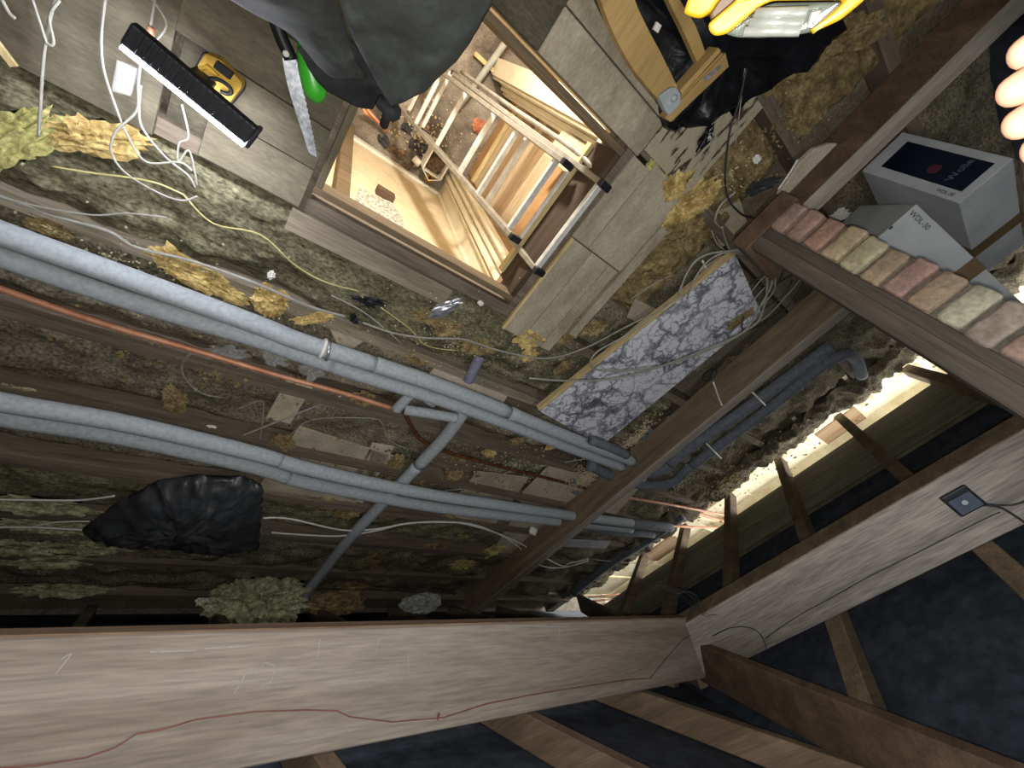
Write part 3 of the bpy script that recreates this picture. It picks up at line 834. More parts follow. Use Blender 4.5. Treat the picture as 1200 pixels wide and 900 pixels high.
chips(at(688, 552, -0.01), (0.2, 0.38), 1300, M['chips'], 'beige chips spilled at the foot of the binder between the pipes')
chips(at(742, 510, -0.005), (0.1, 0.28), 800, M['chips'], 'beige chips along the binder beside the marbled board')
chips(at(610, 600, -0.05), (0.4, 0.4), 160, M['chips'], 'scattered beige crumbs below the lower lagged pipes', 0.006)
chips(at(530, 400, -0.0), (0.7, 0.35), 220, M['chips'], 'scattered pale crumbs on the wool below the hatch', 0.0045)
chips(at(680, 380, 0.0), (0.5, 0.5), 140, M['chips'], 'scattered pale crumbs around the boards right of the hatch', 0.004)
chips(at(850, 200, 0.02), (0.3, 0.3), 120, M['chips'], 'scattered pale crumbs on the mustard wool', 0.005)

for k, (x, y, rr, n, m, z, sz, lab) in enumerate((
        (250, 430, (1.0, 0.25), 260, 'tuft_dull', -0.04, 0.011, 'brown flakes strewn under the copper pipe at left'),
        (480, 560, (1.0, 0.5), 420, 'tuft_dull', -0.04, 0.012, 'brown flakes strewn around the foam branch pipe'),
        (600, 540, (0.7, 0.4), 260, 'wool_pale', -0.035, 0.009, 'pale flakes strewn in the bay right of the branch pipe'),
        (150, 300, (1.0, 0.25), 200, 'wool_pale', -0.01, 0.006, 'pale flakes strewn on the olive wool at left'),
        (850, 560, (0.8, 1.2), 420, 'tuft_dull', 0.0, 0.016, 'brown flakes strewn beyond the binder'),
        (800, 560, (0.6, 1.0), 160, 'wool_pale', 0.0, 0.010, 'pale crumbs strewn beyond the binder'),
        (480, 400, (0.8, 0.2), 130, 'tuft_dull', 0.0, 0.006, 'yellow crumbs strewn on the wool by the black scraps'),
        (900, 150, (0.3, 0.5), 160, 'tuft_dull', -0.01, 0.008, 'yellow crumbs strewn over the mustard wool'))):
    chips(at(x, y, z), rr, n, M[m], lab, sz)

# ------------------------------------------------------------------ tufts of torn yellow wool
T = [(110, 160, .085, .035, 'tuft', 'yellow wool tuft on the wool bed beside the hanging white cord', .5), (14, 165, .10, .035, 'tuft_green', 'bright yellow wool tuft at the far left edge', 1.0), (60, 268, .035, .02, 'tuft_dull', 'small brown tuft on the joist above the lagged pipe', .1),
     (205, 305, .05, .03, 'tuft', 'yellow tuft left end of the row above the lagged pipe', -.1), (235, 325, .075, .035, 'tuft', 'long torn yellow tuft in the row above the lagged pipe', -.1), (268, 342, .05, .025, 'tuft', 'yellow tuft beside the cable above the lagged pipe', -.1),
     (318, 352, .045, .045, 'tuft', 'stringy yellow tuft just above the lagged pipe', .3), (367, 372, .055, .02, 'tuft', 'forked yellow tuft next to the pipe tape rings', .6), (500, 372, .06, .03, 'tuft_dull', 'dull brown tuft below the black polythene scrap', .2),
     (560, 405, .06, .035, 'tuft_dull', 'brown tuft just above the lilac foam offcut', .3), (487, 420, .05, .02, 'tuft_dull', 'thin brown tuft on the joist above the lagged pipes', 0), (525, 385, .05, .03, 'tuft_dull', 'ragged brown tuft under the foil wrapper', .8),
     (622, 392, .06, .05, 'tuft', 'crumpled ochre tuft at the lower corner of the grey boards', .2), (662, 391, .05, .035, 'tuft_dull', 'crumpled tan tuft on the lower edge of the grey boards', .5), (697, 384, .05, .03, 'tuft_dull', 'tan tuft at the batten end right of the grey boards', .9),
     (620, 415, .03, .03, 'tuft', 'small ochre tuft under the crumpled ochre tuft', .9), (659, 430, .04, .02, 'tuft_dull', 'small tan tuft on wool left of the marbled board', 1.2), (573, 530, .035, .025, 'tuft', 'round ochre tuft in the bay right of the branch pipe', 0),
     (535, 535, .05, .025, 'tuft_dull', 'brown tuft beside the tarnished copper pipe', -.2), (532, 556, .045, .04, 'tuft_dull', 'pale brown tuft above the lower pipes right of the branch', .4), (648, 522, .04, .02, 'tuft', 'small ochre tuft on the bay floor below the marbled board end', .9),
     (606, 517, .035, .025, 'tuft_dull', 'small tan tuft in the bay below the upper pipes', .1), (465, 540, .035, .04, 'tuft_dull', 'brown leafy tuft left of the branch pipe', .2), (375, 588, .09, .04, 'tuft_dull', 'reddish brown tuft under the lower pipes left of the branch', 0),
     (408, 598, .05, .05, 'tuft_dull', 'greenish brown tuft left of the branch pipe foot', .4), (437, 655, .05, .09, 'tuft_dull', 'hanging brown tuft right of the branch pipe foot', .2), (510, 640, .07, .03, 'tuft_dull', 'flat brown tuft below the white cables', 0),
     (543, 628, .04, .02, 'tuft_dull', 'small brown tuft below the arching white cables', 0), (541, 660, .09, .05, 'tuft_green', 'bright yellow green wool tuft left of the binder foot', .3), (577, 645, .08, .05, 'tuft_green', 'yellow green wool tuft touching the binder foot', .9),
     (525, 605, .04, .03, 'tuft_dull', 'brown tuft hanging on the arching white cables', .4), (130, 484, .06, .03, 'tuft_dull', 'brown tuft cluster above the left end of the lower pipes', .1), (205, 468, .03, .06, 'tuft_dull', 'brown tuft below the copper pipe in the left bay', .3),
     (60, 480, .1, .04, 'wool_pale', 'pale flattened wool tuft just above the lower pipes at far left', .1), (330, 520, .05, .05, 'tuft_dull', 'tan tuft left of the plaster offcuts by the lower pipe', .2), (425, 467, .04, .04, 'tuft_dull', 'tan tuft under the pipe below the tape rings', .4),
     (20, 460, .06, .03, 'wool_pale', 'pale wool tuft at the left edge above the lower pipes', 0), (790, 215, .05, .05, 'tuft', 'yellow tuft beside the gouged board end', .5), (765, 195, .02, .03, 'tuft_green', 'small pale yellow tuft on the gouged board', .2),
     (810, 235, .09, .05, 'tuft', 'large mustard tuft along the grey boards', 1.1), (770, 325, .06, .04, 'tuft_dull', 'mustard tuft under the cable loop left of the marbled board', .8), (800, 270, .07, .05, 'tuft_dull', 'mustard tuft above the cable loops', .9),
     (415, 685, .09, .04, 'tuft_dull', 'dull tuft beside the rock wool heap', .1), (470, 672, .03, .02, 'tuft', 'tiny yellow tuft right of the grey wool bundle', .1), (900, 95, .08, .03, 'tuft_dull', 'brown wool tuft along the black sheeting', .8),
     (1000, 40, .09, .04, 'tuft_dull', 'dim brown tuft beyond the work lamp', .8)]
for k, (x, y, a, b, m, lab, rot) in enumerate(T):
    zz = 0.0 if y < 300 else (-0.01 if y < 450 else -0.035)
    sc = 1.3
    crumple('wool_tuft', at(x, y, zz), (a * sc, b * sc, min(a, b) * 0.55), M[m], lab, 'insulation', 40 + k, rot, 0.5, 4, 0.25, 'torn tufts of wool', 5)
# big heaps near the long purlin
crumple('rock_wool_heap', at(305, 690, 0.02), (0.27, 0.17, 0.20), M['wool_pale'], 'large pale green rock wool heap behind the long purlin', 'insulation', 90, 0.15, 0.33, 5, 0.35, None, 9)
crumple('wool_bundle', at(493, 700, 0.10), (0.16, 0.10, 0.09), M['wool_grey'], 'grey wool bundle just above the purlin edge', 'insulation', 91, 0.3, 0.25, 4, 0.4, None, 3)
crumple('wool_bundle', at(395, 700, 0.02), (0.2, 0.12, 0.1), M['tuft_dull'], 'dull brown wool bundle right of the rock wool heap', 'insulation', 92, 0.3, 0.3, 4, 0.4, None, 4)
for k, (x, y) in enumerate(((40, 590), (60, 615), (20, 640), (95, 640), (60, 655), (75, 690))):
    crumple('wool_strip', at(x, y, -0.02), (0.17, 0.05, 0.03), M['wool_pale'], ['pale wool strip, highest left of the black bag', 'pale wool strip between the two white cables', 'pale wool strip at the left edge under the cables', 'pale wool strip at the tip of the black bag', 'pale wool strip below the paired white cables', 'pale wool strip nearest the rafter foot'][k], 'insulation', 100 + k, 0.05, 0.6, 4, 0.2, 'pale wool strips left of the bag', 5)


# ------------------------------------------------------------------ black bag
def bagf(bm):
    pts = [(96, 622), (140, 590), (185, 566), (230, 560), (285, 562), (306, 572), (306, 600), (303, 640), (270, 646), (215, 640), (150, 632), (110, 632)]
    c = Vector((0, 0, 0)); P = [at(x, y, 0.02) for x, y in pts]
    for p in P: c += p
    c /= len(P)
    rings = []
    n = 110
    def outline(t):
        f = t * len(P); i = int(f) % len(P); k = f - int(f)
        return P[i].lerp(P[(i + 1) % len(P)], k)
    for r, h in ((1, 0), (1.0, 0.03), (0.96, 0.055), (0.9, 0.075), (0.82, 0.092), (0.74, 0.105), (0.66, 0.115), (0.57, 0.125), (0.48, 0.132), (0.39, 0.138), (0.3, 0.143), (0.2, 0.147), (0.1, 0.15)):
        ring = []
        for i in range(n):
            p = outline(i / n)
            q = c.lerp(p, r); q.z = 0.0 + h
            d = noise.fractal(Vector((q.x * 9, q.y * 16, h * 14)), 0.7, 2, 4)
            cr = abs(noise.noise(Vector((q.x * 9 + q.y * 13, q.y * 22 - q.x * 5, h * 9)))) * 0.075 + abs(noise.noise(Vector((q.x * 25, q.y * 40, 3)))) * 0.02
            q += Vector((d * 0.012, d * 0.012, (d * 0.02 - cr) * (1 if h > 0 else 0)))
            ring.append(bm.verts.new(q))
        rings.append(ring)
    for a, b in zip(rings, rings[1:]):
        for i in range(n):
            bm.faces.new([a[i], a[(i + 1) % n], b[(i + 1) % n], b[i]])
    bm.faces.new(rings[-1]); bm.faces.new(list(reversed(rings[0])))
    bmesh.ops.recalc_face_normals(bm, faces=bm.faces)


one('plastic_bag', M['blackbag'], bagf, 'crumpled black plastic bag lying over the joists left of the lower pipes', 'bag', None, True)

# ------------------------------------------------------------------ marbled worktop offcut
mb = thing('worktop_offcut', 'grey marbled worktop offcut with a tan edge lying over the joists', 'worktop', at(770, 410, 0.02))
mz = 0.075
mq = [at(x, y, mz) for x, y in ((633, 482), (862, 299), (880, 340), (893, 368), (708, 520), (700, 520))]
part('laminate', M['marble'], lambda bm: prism(bm, mq, (0, 0, -0.003)), mb)
part('core', M['board_side'], lambda bm: prism(bm, [p - Vector((0, 0, 0.0035)) for p in mq], (0, 0, -0.028)), mb)
e0, e1 = at(631, 480, mz), at(861, 297, mz)
part('edge_band', M['board_side'], lambda bm: bar(bm, e0 - Vector((0, 0, .014)), e1 - Vector((0, 0, .014)), 0.012, 0.034), mb, label='tan long edge')
part('stain', M['tuft_dull'], lambda bm: (prism(bm, [at(x, y, mz + 0.0008) for x, y in ((853, 380), (868, 368), (882, 360), (884, 366), (872, 376), (860, 386), (852, 387))], (0, 0, -0.0006))), mb, label='brown stain near the right end')

# ------------------------------------------------------------------ cables
def cable(pts, z, r, m, label, group=None, name='cable'):
    w = pxl(pts, z)
    w = smoothpts(w, 5)
    return one(name, M[m], lambda bm: tube(bm, w, r, 6), label, 'cable', group, True)


C = [([(60, 195), (110, 203), (150, 208), (185, 215), (215, 228)], .02, .003, 'cable_yellow', 'yellowed cable on the olive wool below the lamp bar'),
     ([(215, 228), (250, 262), (305, 275), (345, 310), (380, 330), (420, 341)], .02, .003, 'cable_yellow', 'thin yellowed cable continuing across the wool to the black scrap'),
     ([(446, 360), (480, 385), (500, 405), (535, 411)], .02, .003, 'cable_yellow', 'yellowed cable curving round the brown tufts'),
     ([(-20, 222), (0, 230), (60, 252), (127, 271), (160, 290), (225, 306), (300, 332), (360, 358), (405, 371)], .02, .006, 'cable', 'thick pale grey cable lying on the joist above the lagged pipes'),
     ([(-10, 228), (50, 243), (110, 252), (150, 250), (195, 255)], .03, .003, 'cable', 'thin grey cable leaving the thick one over the wool'),
     ([(425, 378), (460, 390), (500, 396), (540, 397), (558, 402), (590, 412), (640, 420), (685, 408), (730, 385), (768, 365)], .03, .005, 'cable', 'grey cable sweeping under the ochre tufts toward the marbled board'),
     ([(388, 346), (420, 362), (445, 380), (470, 402)], .02, .003, 'cable', 'short thin grey cable crossing the thick one'),
     ([(175, -5), (195, 30), (172, 58), (170, 64)], .05, .0022, 'cable', 'thin cord at the top left reaching the lamp bar end'),
     ([(124, -5), (119, 40), (121, 78), (132, 115), (150, 160), (172, 190), (210, 190), (225, 200)], .05, .003, 'cable', 'grey cord falling from the big left board onto the wool'),
     ([(182, -5), (176, 30), (165, 75), (162, 100), (160, 130), (135, 155), (131, 180), (150, 205), (190, 228), (215, 235), (231, 230)], .06, .003, 'cable', 'grey cord looping over the wool left of the lamp bar'),
     ([(165, 100), (163, 135), (170, 155), (195, 185), (220, 205), (229, 220)], .05, .003, 'cable', 'grey cord passing under the clear box by the lamp'),
     ([(213, 122), (221, 160), (210, 168), (209, 190), (221, 176), (228, 200), (231, 218)], .05, .0028, 'cable', 'knotted grey cord hanging off the board edge under the lamp'),
     ([(35, -10), (48, 30), (55, 50), (63, 50), (58, 20), (70, 0)], .07, .003, 'cable', 'looped pale cord at the top left on the big board'),
     ([(66, -10), (55, 40), (50, 80), (47, 130), (45, 160)], .06, .0035, 'cable', 'pale cord hanging down from the loop onto the wool'),
     ([(0, -5), (10, 14), (18, 22)], .07, .004, 'cable', 'short pale cord in the top left corner'),
     ([(260, 520), (310, 500), (360, 480), (400, 464)], -.03, .005, 'cable', 'grey cable rising from the lower pipes toward the copper pipe'),
     ([(328, 528), (345, 505), (370, 491), (430, 490), (447, 495), (455, 515), (475, 525)], -.03, .003, 'cable', 'thin grey cable arching over the plaster offcuts'),
     ([(278, 480), (306, 470), (308, 490), (303, 525)], -.03, .003, 'cable', 'thin dull cable left of the plaster offcuts'),
     ([(520, 575), (545, 572), (570, 562), (600, 552)], -.02, .004, 'cable', 'thin grey cable above the lower pipes right of the branch'),
     ([(-20, 585), (40, 586), (95, 586), (135, 581)], .02, .005, 'cable_white', 'white cable entering from the left above the black bag tip'),
     ([(-20, 617), (30, 618), (65, 612), (105, 611)], .02, .004, 'cable_white', 'dim white cable behind the bag tip, upper of the close pair'),
     ([(-20, 618), (38, 618), (96, 621)], .035, .005, 'cable_white', 'bright white cable reaching the black bag tip'),
     ([(308, 607), (340, 608), (400, 621), (440, 620), (480, 613), (520, 612), (550, 615), (600, 632), (655, 662), (668, 660), (690, 655)], .04, .006, 'cable_white', 'white cable arching right of the black bag, upper of two'),
     ([(318, 624), (360, 627), (400, 628), (440, 622), (475, 614), (515, 611), (560, 616), (600, 635), (632, 662), (660, 665), (690, 657)], .03, .006, 'cable_white', 'white cable arching right of the black bag, lower of two'),
     ([(625, 548), (660, 542), (690, 537)], -.03, .004, 'cable', 'thin pale cable right of the pale offcut below the marbled board'),
     ([(795, 345), (805, 320), (820, 302), (845, 295), (875, 296), (895, 310), (899, 335), (895, 360), (885, 380), (850, 400), (800, 420), (750, 437), (710, 445), (660, 446), (620, 443)], .10, .006, 'cable', 'thick grey cable looping round the right end of the marbled board'),
     ([(805, 350), (815, 325), (835, 302), (870, 292), (900, 300), (905, 330), (893, 355), (870, 390), (820, 415), (770, 430), (710, 435), (692, 427), (700, 412), (730, 395), (765, 370), (800, 345)], .11, .005, 'cable', 'grey cable making a wide loop over the marbled board'),
     ([(846, 265), (850, 280), (858, 295), (880, 300), (905, 315), (907, 340), (890, 360)], .10, .004, 'cable', 'grey cable dropping over the marbled board corner'),
     ([(834, 270), (840, 285), (848, 292)], .06, .004, 'cable', 'short grey cable beside the mustard wool'),
     ([(875, 80), (866, 120), (855, 155), (850, 200), (852, 228), (862, 245), (880, 255), (920, 252), (945, 247), (962, 252), (972, 270)], .09, .004, 'cable_black', 'black cable winding from the black sheeting to the bricks'),
     ([(873, 80), (868, 120), (862, 170)], .07, .002, 'cable', 'thin pale cord hanging over the mustard wool'),
     ([(912, 222), (925, 203), (935, 187)], .06, .004, 'cable_white', 'short pale rod lying beside the rounded plaster slab'),
     ([(862, 225), (845, 240), (838, 258), (846, 268)], .06, .005, 'cable', 'grey cable bend above the marbled board corner'),
     ([(823, 305), (830, 318), (838, 322)], .03, .005, 'cable_white', 'pale cable end between mustard wool and marbled board'),
     ([(740, 350), (770, 330), (790, 322)], .02, .003, 'cable', 'thin pale cord at the edge of the mustard wool'),
     ([(836, 448), (842, 465), (846, 475)], .21, .005, 'cable_white', 'white cable end draped over the binder'),
     ([(862, 510), (855, 530), (848, 543)], .06, .003, 'cable', 'thin cord between the binder and the twin dark pipes'),
     ([(690, 655), (740, 660), (790, 662)], .03, .003, 'cable', 'thin pale cable beyond the binder toward the eaves')]
for pts, z, r, m, lab in C:
    cable(pts, z, r, m, lab)
cc = atx(832, 440, 2.452)
one('cable_coil', M['cable_black'], lambda bm: tube(bm, [cc + Vector((-0.004 + 0.002 * math.sin(t * 0.5), math.cos(t) * 0.05, math.sin(t) * 0.032)) for t in [k * 0.4 for k in range(36)]], 0.003, 6), 'small dark cable coil hung on the side of the rust brown binder', 'cable', None, True)
# extra dark cable loops at the right end of the worktop
for k in range(5):
    c = at(893 + k * 3, 335 + k * 5, 0.05 + k * 0.008)
    r = 0.055 + 0.008 * k
    def f(bm):
        tube(bm, [c + Vector((math.cos(t + k) * r * 1.3, math.sin(t + k) * r * 2.2, 0.008 * math.sin(3 * t))) for t in [5.2 * j / 24 for j in range(25)]], 0.0035, 6)
    one('cable', M['cable'] if k % 2 else M['cable_black'], f, ['black cable loop lowest in the tangle beside the marbled board', 'grey cable loop low in the tangle beside the marbled board', 'black cable loop in the middle of the tangle by the binder end', 'grey cable loop near the top of the tangle by the binder end', 'black cable loop topmost in the tangle under the door post'][k], 'cable', None, True)


# wire on the long purlin (on its upslope face) and cables on the hip purlin
def onp1(px, py, off=0.004):
    return atplane(px, py, U1, pt0 + U1 * off)


wirep = [(-30, 902), (40, 897), (100, 888), (135, 876), (160, 860), (190, 855), (230, 843), (300, 834), (360, 832), (395, 833), (410, 840), (460, 846), (520, 841), (570, 825), (620, 815), (680, 805), (740, 796), (762, 795), (778, 775), (800, 750), (822, 737)]
one('wire', M['cable_red'], lambda bm: tube(bm, [onp1(*p) for p in wirep], 0.0016, 5), 'thin red brown wire tacked along the long purlin', 'wire', None, True)
one('nail', M['cable_red'], lambda bm: tube(bm, [onp1(513, 843, .0), onp1(515, 836, .01)], 0.003, 5), 'rusty nail holding the red wire on the long purlin', 'nail')


def onp2(px, py, off=0.004):
    return atplane(px, py, U2, qa + U2 * off)


one('cable', M['cable_black'], lambda bm: tube(bm, smoothpts([onp2(*p) for p in ((835, 745), (860, 735), (885, 738), (897, 755), (897, 770))], 5), 0.0022, 5), 'thin black cable curling on the left end of the right purlin', 'cable', None, True)
one('cable', M['cable_black'], lambda bm: tube(bm, smoothpts([onp2(*p, 0.006) for p in ((1150, 592), (1170, 594), (1190, 605), (1215, 622))], 5), 0.004, 5), 'black cable leaving the dark socket box on the right purlin', 'cable', None, True)
one('cable', M['cable_black'], lambda bm: tube(bm, smoothpts([onp2(*p, 0.006) for p in ((1152, 590), (1185, 592), (1215, 582))], 5), 0.003, 5), 'second thinner black cable leaving the dark socket box', 'cable', None, True)
# crack line on the hip purlin as a shallow timber shake
one('wire', M['cable_black'], lambda bm: tube(bm, smoothpts([onp2(*p, 0.002) for p in ((897, 748), (930, 725), (975, 700), (1020, 675), (1080, 645), (1150, 610), (1172, 600))], 3), 0.0018, 4), 'dark thin crack running along the right purlin', 'wire', None, True)
# tangle of black wire hanging at the purlin joint
for k in range(7):
    def f(bm):
        base = [(770 + k * 4, 682 + k * 2), (800 + k * 2, 702 - k), (820 + k, 715 + k), (832 + k * 2, 728 - k), (842 + k, 736 + k), (846 - k * 2, 724)]
        tube(bm, smoothpts([at(x + rnd.uniform(-4, 4), y + rnd.uniform(-3, 3), 1.08 + 0.01 * k) for x, y in base], 4), 0.0014, 4)
    one('wire', M['cable_black'], f, ['strand of black wire at the left end of the tangle by the purlin joint', 'second black wire strand from the left in the tangle by the purlin joint', 'third black wire strand from the left in the tangle by the purlin joint', 'middle black wire strand of the tangle by the purlin joint', 'third black wire strand from the right in the tangle by the purlin joint', 'second black wire strand from the right in the tangle by the purlin joint', 'rightmost black wire strand of the tangle by the purlin joint'][k], 'wire', 'black wire tangle', True)

# socket box on hip purlin
sb = thing('socket_box', 'dark blue grey back box fixed to the right purlin', 'box', onp2(1125, 586))
sy = Vector((0, 1, 0)); sd = N2
c0 = onp2(1127, 586, 0.0)
part('case', M['blackp'], lambda bm: (obox(bm, c0 - sy * 0.045 - sd * 0.045, sy * 0.09, sd * 0.09, U2 * 0.014), bevel(bm, 0.006, 2)), sb)
M['box_grey'] = mat('blue_grey_plate', (0.239, 0.275, 0.329), (0.290, 0.325, 0.380), freq=20, rough=0.5)
part('cover', M['box_grey'], lambda bm: (obox(bm, c0 - sy * 0.037 - sd * 0.037 + U2 * 0.0145, sy * 0.074, sd * 0.062, U2 * 0.006), bevel(bm, 0.002)), sb)
part('knockout', M['bracket'], lambda bm: tube(bm, [c0 + U2 * 0.0205, c0 + U2 * 0.024], 0.009, 14), sb)

# ------------------------------------------------------------------ chalk marks on the purlins (flat marks of chalk)
M['chalk'] = mat('chalk', (0.514, 0.506, 0.488), (0.585, 0.576, 0.558), freq=60, rough=0.95)


def chalk(pts, fn, label, w=0.0022):
    def f(bm):
        P = [fn(x, y, 0.0012) for x, y in pts]
        for a, b in zip(P, P[1:]):
            bar(bm, a, b, w, 0.0008, U1 if fn is onp1 else U2)
    return f


for s in ([(478, 768), (479, 790)], [(445, 748), (440, 765)], [(375, 748), (372, 770)], [(275, 812), (292, 782)], [(176, 764), (230, 762)], [(240, 760), (290, 757)], [(614, 733), (665, 735)], [(655, 735), (656, 750)],
          [(65, 790), (85, 765), (72, 772)], [(300, 790), (310, 776), (322, 780), (318, 798), (305, 806)]):
    part('chalk_mark', M['chalk'], chalk(s, onp1, ''), pl)
for s in ([(860, 712), (926, 676)], [(928, 686), (940, 702)], [(922, 692), (934, 706)], [(935, 684), (946, 696)], [(916, 700), (926, 710)], [(964, 662), (974, 668)], [(870, 724), (884, 726)], [(1085, 594), (1092, 606)], [(1083, 633), (1086, 635)]):
    part('chalk_mark', M['chalk'], chalk(s, onp2, ''), pl2)

# ------------------------------------------------------------------ lamp bar (lit) with its yellow battery body
lb = thing('light_bar', 'black ribbed light bar with a glowing white edge on the left boards', 'lamp', at(220, 115, 0.02))
A0, A1 = at(138, 52, 0.24), at(287, 172, 0.24)
B0, B1 = at(182, 48, 0.24), at(298, 155, 0.24)
ax = (A1 - A0).normalized()
sdv = Vector((0, 0, 1)).cross(ax).normalized()      # toward the hatch side (+Y)
Lb = (A1 - A0).length


def lbody(bm):
    obox(bm, A0 + Vector((0, 0, -0.034)) + sdv * 0.004, ax * Lb, sdv * 0.052, (0, 0, 0.034))
    bevel(bm, 0.005, 2)


part('housing', M['ribbed'], lbody, lb)
housing = [c for c in lb.children if c.name.startswith('housing')][0]
for k in range(17):
    p = A0 + ax * (0.02 + k * (Lb - 0.04) / 16) + sdv * 0.012
    part('rib', M['ribbed'], lambda bm: obox(bm, p, ax * 0.007, sdv * 0.045, (0, 0, 0.006)), housing)
part('light_strip', M['led'], lambda bm: obox(bm, A0 + ax * 0.004 + Vector((0, 0, -0.012)) - sdv * 0.005, ax * (Lb - 0.008), sdv * 0.008, (0, 0, 0.011)), lb, label='glowing white edge strip')
part('end_cap', M['blackp'], lambda bm: (obox(bm, A1 + ax * -0.004 + Vector((0, 0, -0.036)), ax * 0.012, sdv * 0.06, (0, 0, 0.04)), bevel(bm, 0.003)), lb)
bt = thing('battery_charger', 'yellow and black battery tool with a curled cord on the boards behind the light bar', 'tool', at(252, 95, 0.02))
q = [at(x, y, 0.075) for x, y in ((240, 62), (258, 70), (284, 97), (283, 104), (266, 125), (222, 92))]
part('body', M['yellow_dull'], lambda bm: (prism(bm, q, (0, 0, -0.05)), bevel(bm, 0.006, 2)), bt)
part('base', M['blackp'], lambda bm: (prism(bm, [at(x, y, 0.035) for x, y in ((238, 60), (258, 66), (288, 96), (287, 105), (268, 128), (220, 92))], (0, 0, -0.015)), bevel(bm, 0.003)), bt)
part('slide', M['ribbed'], lambda bm: (prism(bm, [at(x, y, 0.083) for x, y in ((254, 70), (274, 86), (269, 94), (249, 79))], (0, 0, -0.012)), bevel(bm, 0.002)), bt)
part('rail', M['yellow_dull'], lambda bm: tube(bm, pxl([(229, 90), (236, 80), (243, 78), (256, 90)], 0.078), 0.006, 6), bt, True)
part('cord', M['blackp'], lambda bm: tube(bm, smoothpts(pxl([(232, 98), (240, 93), (255, 93), (268, 101), (271, 108), (266, 110), (258, 107)], 0.09), 5), 0.005, 8), bt, True)
part('stand', M['blackp'], lambda bm: (obox(bm, A0 + ax * Lb * 0.35 + sdv * 0.012 + Vector((0, 0, -0.22)), ax * 0.05, sdv * 0.02, (0, 0, 0.186)), bevel(bm, 0.003)), lb)
cbx = thing('clear_box', 'small clear plastic box on the big left board beside the light bar', 'box', at(148, 90, 0.02))
part('box', M['film'], lambda bm: (prism(bm, pxl([(138, 72), (160, 82), (152, 112), (131, 106)], 0.05), (0, 0, -0.028)), bevel(bm, 0.003)), cbx)
part('lid', M['film'], lambda bm: prism(bm, pxl([(137, 70), (161, 81), (153, 113), (130, 107)], 0.056), (0, 0, -0.004)), cbx)
one('copper_stub', M['copper'], lambda bm: tube(bm, pxl([(178, 32), (174, 47)], 0.10), 0.008, 8), 'short copper stub standing behind the light bar', 'pipe', None, True)
one('wood_lath', M['board_side'], lambda bm: bar(bm, at(-12, 40, 0.05), at(17, 78, 0.05), 0.014, 0.01), 'thin bright lath at the upper left corner', 'lath')

# ------------------------------------------------------------------ folding saw
sw = thing('hand_saw', 'folding hand saw with a silver blade and black handle on the boards', 'saw', at(350, 120, 0.02))
edge_l = [(331, 68), (336, 95), (346, 130), (356, 160), (362, 178), (371, 184)]
edge_r = [(346, 66), (352, 95), (359, 125), (365, 152), (369, 172), (371, 184)]


def blade(bm):
    L = smoothpts(pxl(edge_l, 0.05), 8); Rr = smoothpts(pxl(edge_r, 0.05), 8)
    a = []
    for i, (p, q2) in enumerate(zip(L, Rr)):
        if i % 2 and i < len(L) - 3: q2 = q2 + (q2 - p).normalized() * 0.003
        a.append((p, q2))
    for (p, q1), (p2, q3) in zip(a, a[1:]):
        hexa(bm, [p, q1, q3, p2, p + Vector((0, 0, .0015)), q1 + Vector((0, 0, .0015)), q3 + Vector((0, 0, .0015)), p2 + Vector((0, 0, .0015))])


part('blade', M['steel'], blade, sw)
part('handle', M['blackp'], lambda bm: (tube(bm, smoothpts(pxl([(318, -5), (322, 20), (330, 45), (338, 62), (341, 70)], 0.052), 4), 0.017, 12, True, None), ), sw, True)
part('pivot', M['white'], lambda bm: tube(bm, [at(335, 63, 0.068), at(335, 63, 0.074)], 0.0075, 14), sw, True, label='round white pivot disc')


# green light reflection, modelled as a solid bottle-shaped tube
def gb(bm):
    p = pxl([(352, 20), (358, 55), (362, 75), (366, 92), (370, 108), (373, 118), (374, 121)], 0.055)
    tube(bm, smoothpts(p, 3), 0.03, 20, True, [0.012, .013, .015, .02, .024, .026, .028, .03, .031, .031, .032, .031, .03, .027, .022, .017, .012, .008, .004][:len(smoothpts(p, 3))])


one('green_reflection', M['green'], gb, 'green light reflection beside the hand saw, modelled as a bottle shape', 'bottle', None, True)

# ------------------------------------------------------------------ wooden frame on black sheeting, upper right
def sheetf(bm):
    pts = [(660, -80), (712, 30), (745, 90), (772, 122), (778, 150), (790, 156), (820, 150), (865, 128), (915, 95), (960, 70), (990, 30), (985, -80), (820, -120)]
    P = [at(x, y, 0.03) for x, y in pts]
    c = sum(P, Vector((0, 0, 0))) / len(P)
    n = 64
    rings = []
    def outline(t):
        f = t * len(P); i = int(f) % len(P)
        return P[i].lerp(P[(i + 1) % len(P)], f - int(f))
    for r, h in ((1, 0.0), (0.97, 0.03), (0.9, 0.045), (0.78, 0.05), (0.62, 0.05), (0.45, 0.05), (0.28, 0.05), (0.12, 0.05)):
        ring = []
        for i in range(n):
            q = c.lerp(outline(i / n), r); q.z = 0.02 + h
            d = noise.fractal(Vector((q.x * 12, q.y * 12, 4)), 0.7, 2, 5) - 1.2 * abs(noise.noise(Vector((q.x * 22 + q.y * 9, q.y * 20, 1))))
            q.z += d * 0.03 if r < 1 else 0
            q.x += d * 0.01
            ring.append(bm.verts.new(q))
        rings.append(ring)
    for a, b in zip(rings, rings[1:]):
        for i in range(n):
            bm.faces.new([a[i], a[(i + 1) % n], b[(i + 1) % n], b[i]])
    bm.faces.new(rings[-1]); bm.faces.new(list(reversed(rings[0])))
    bmesh.ops.recalc_face_normals(bm, faces=bm.faces)


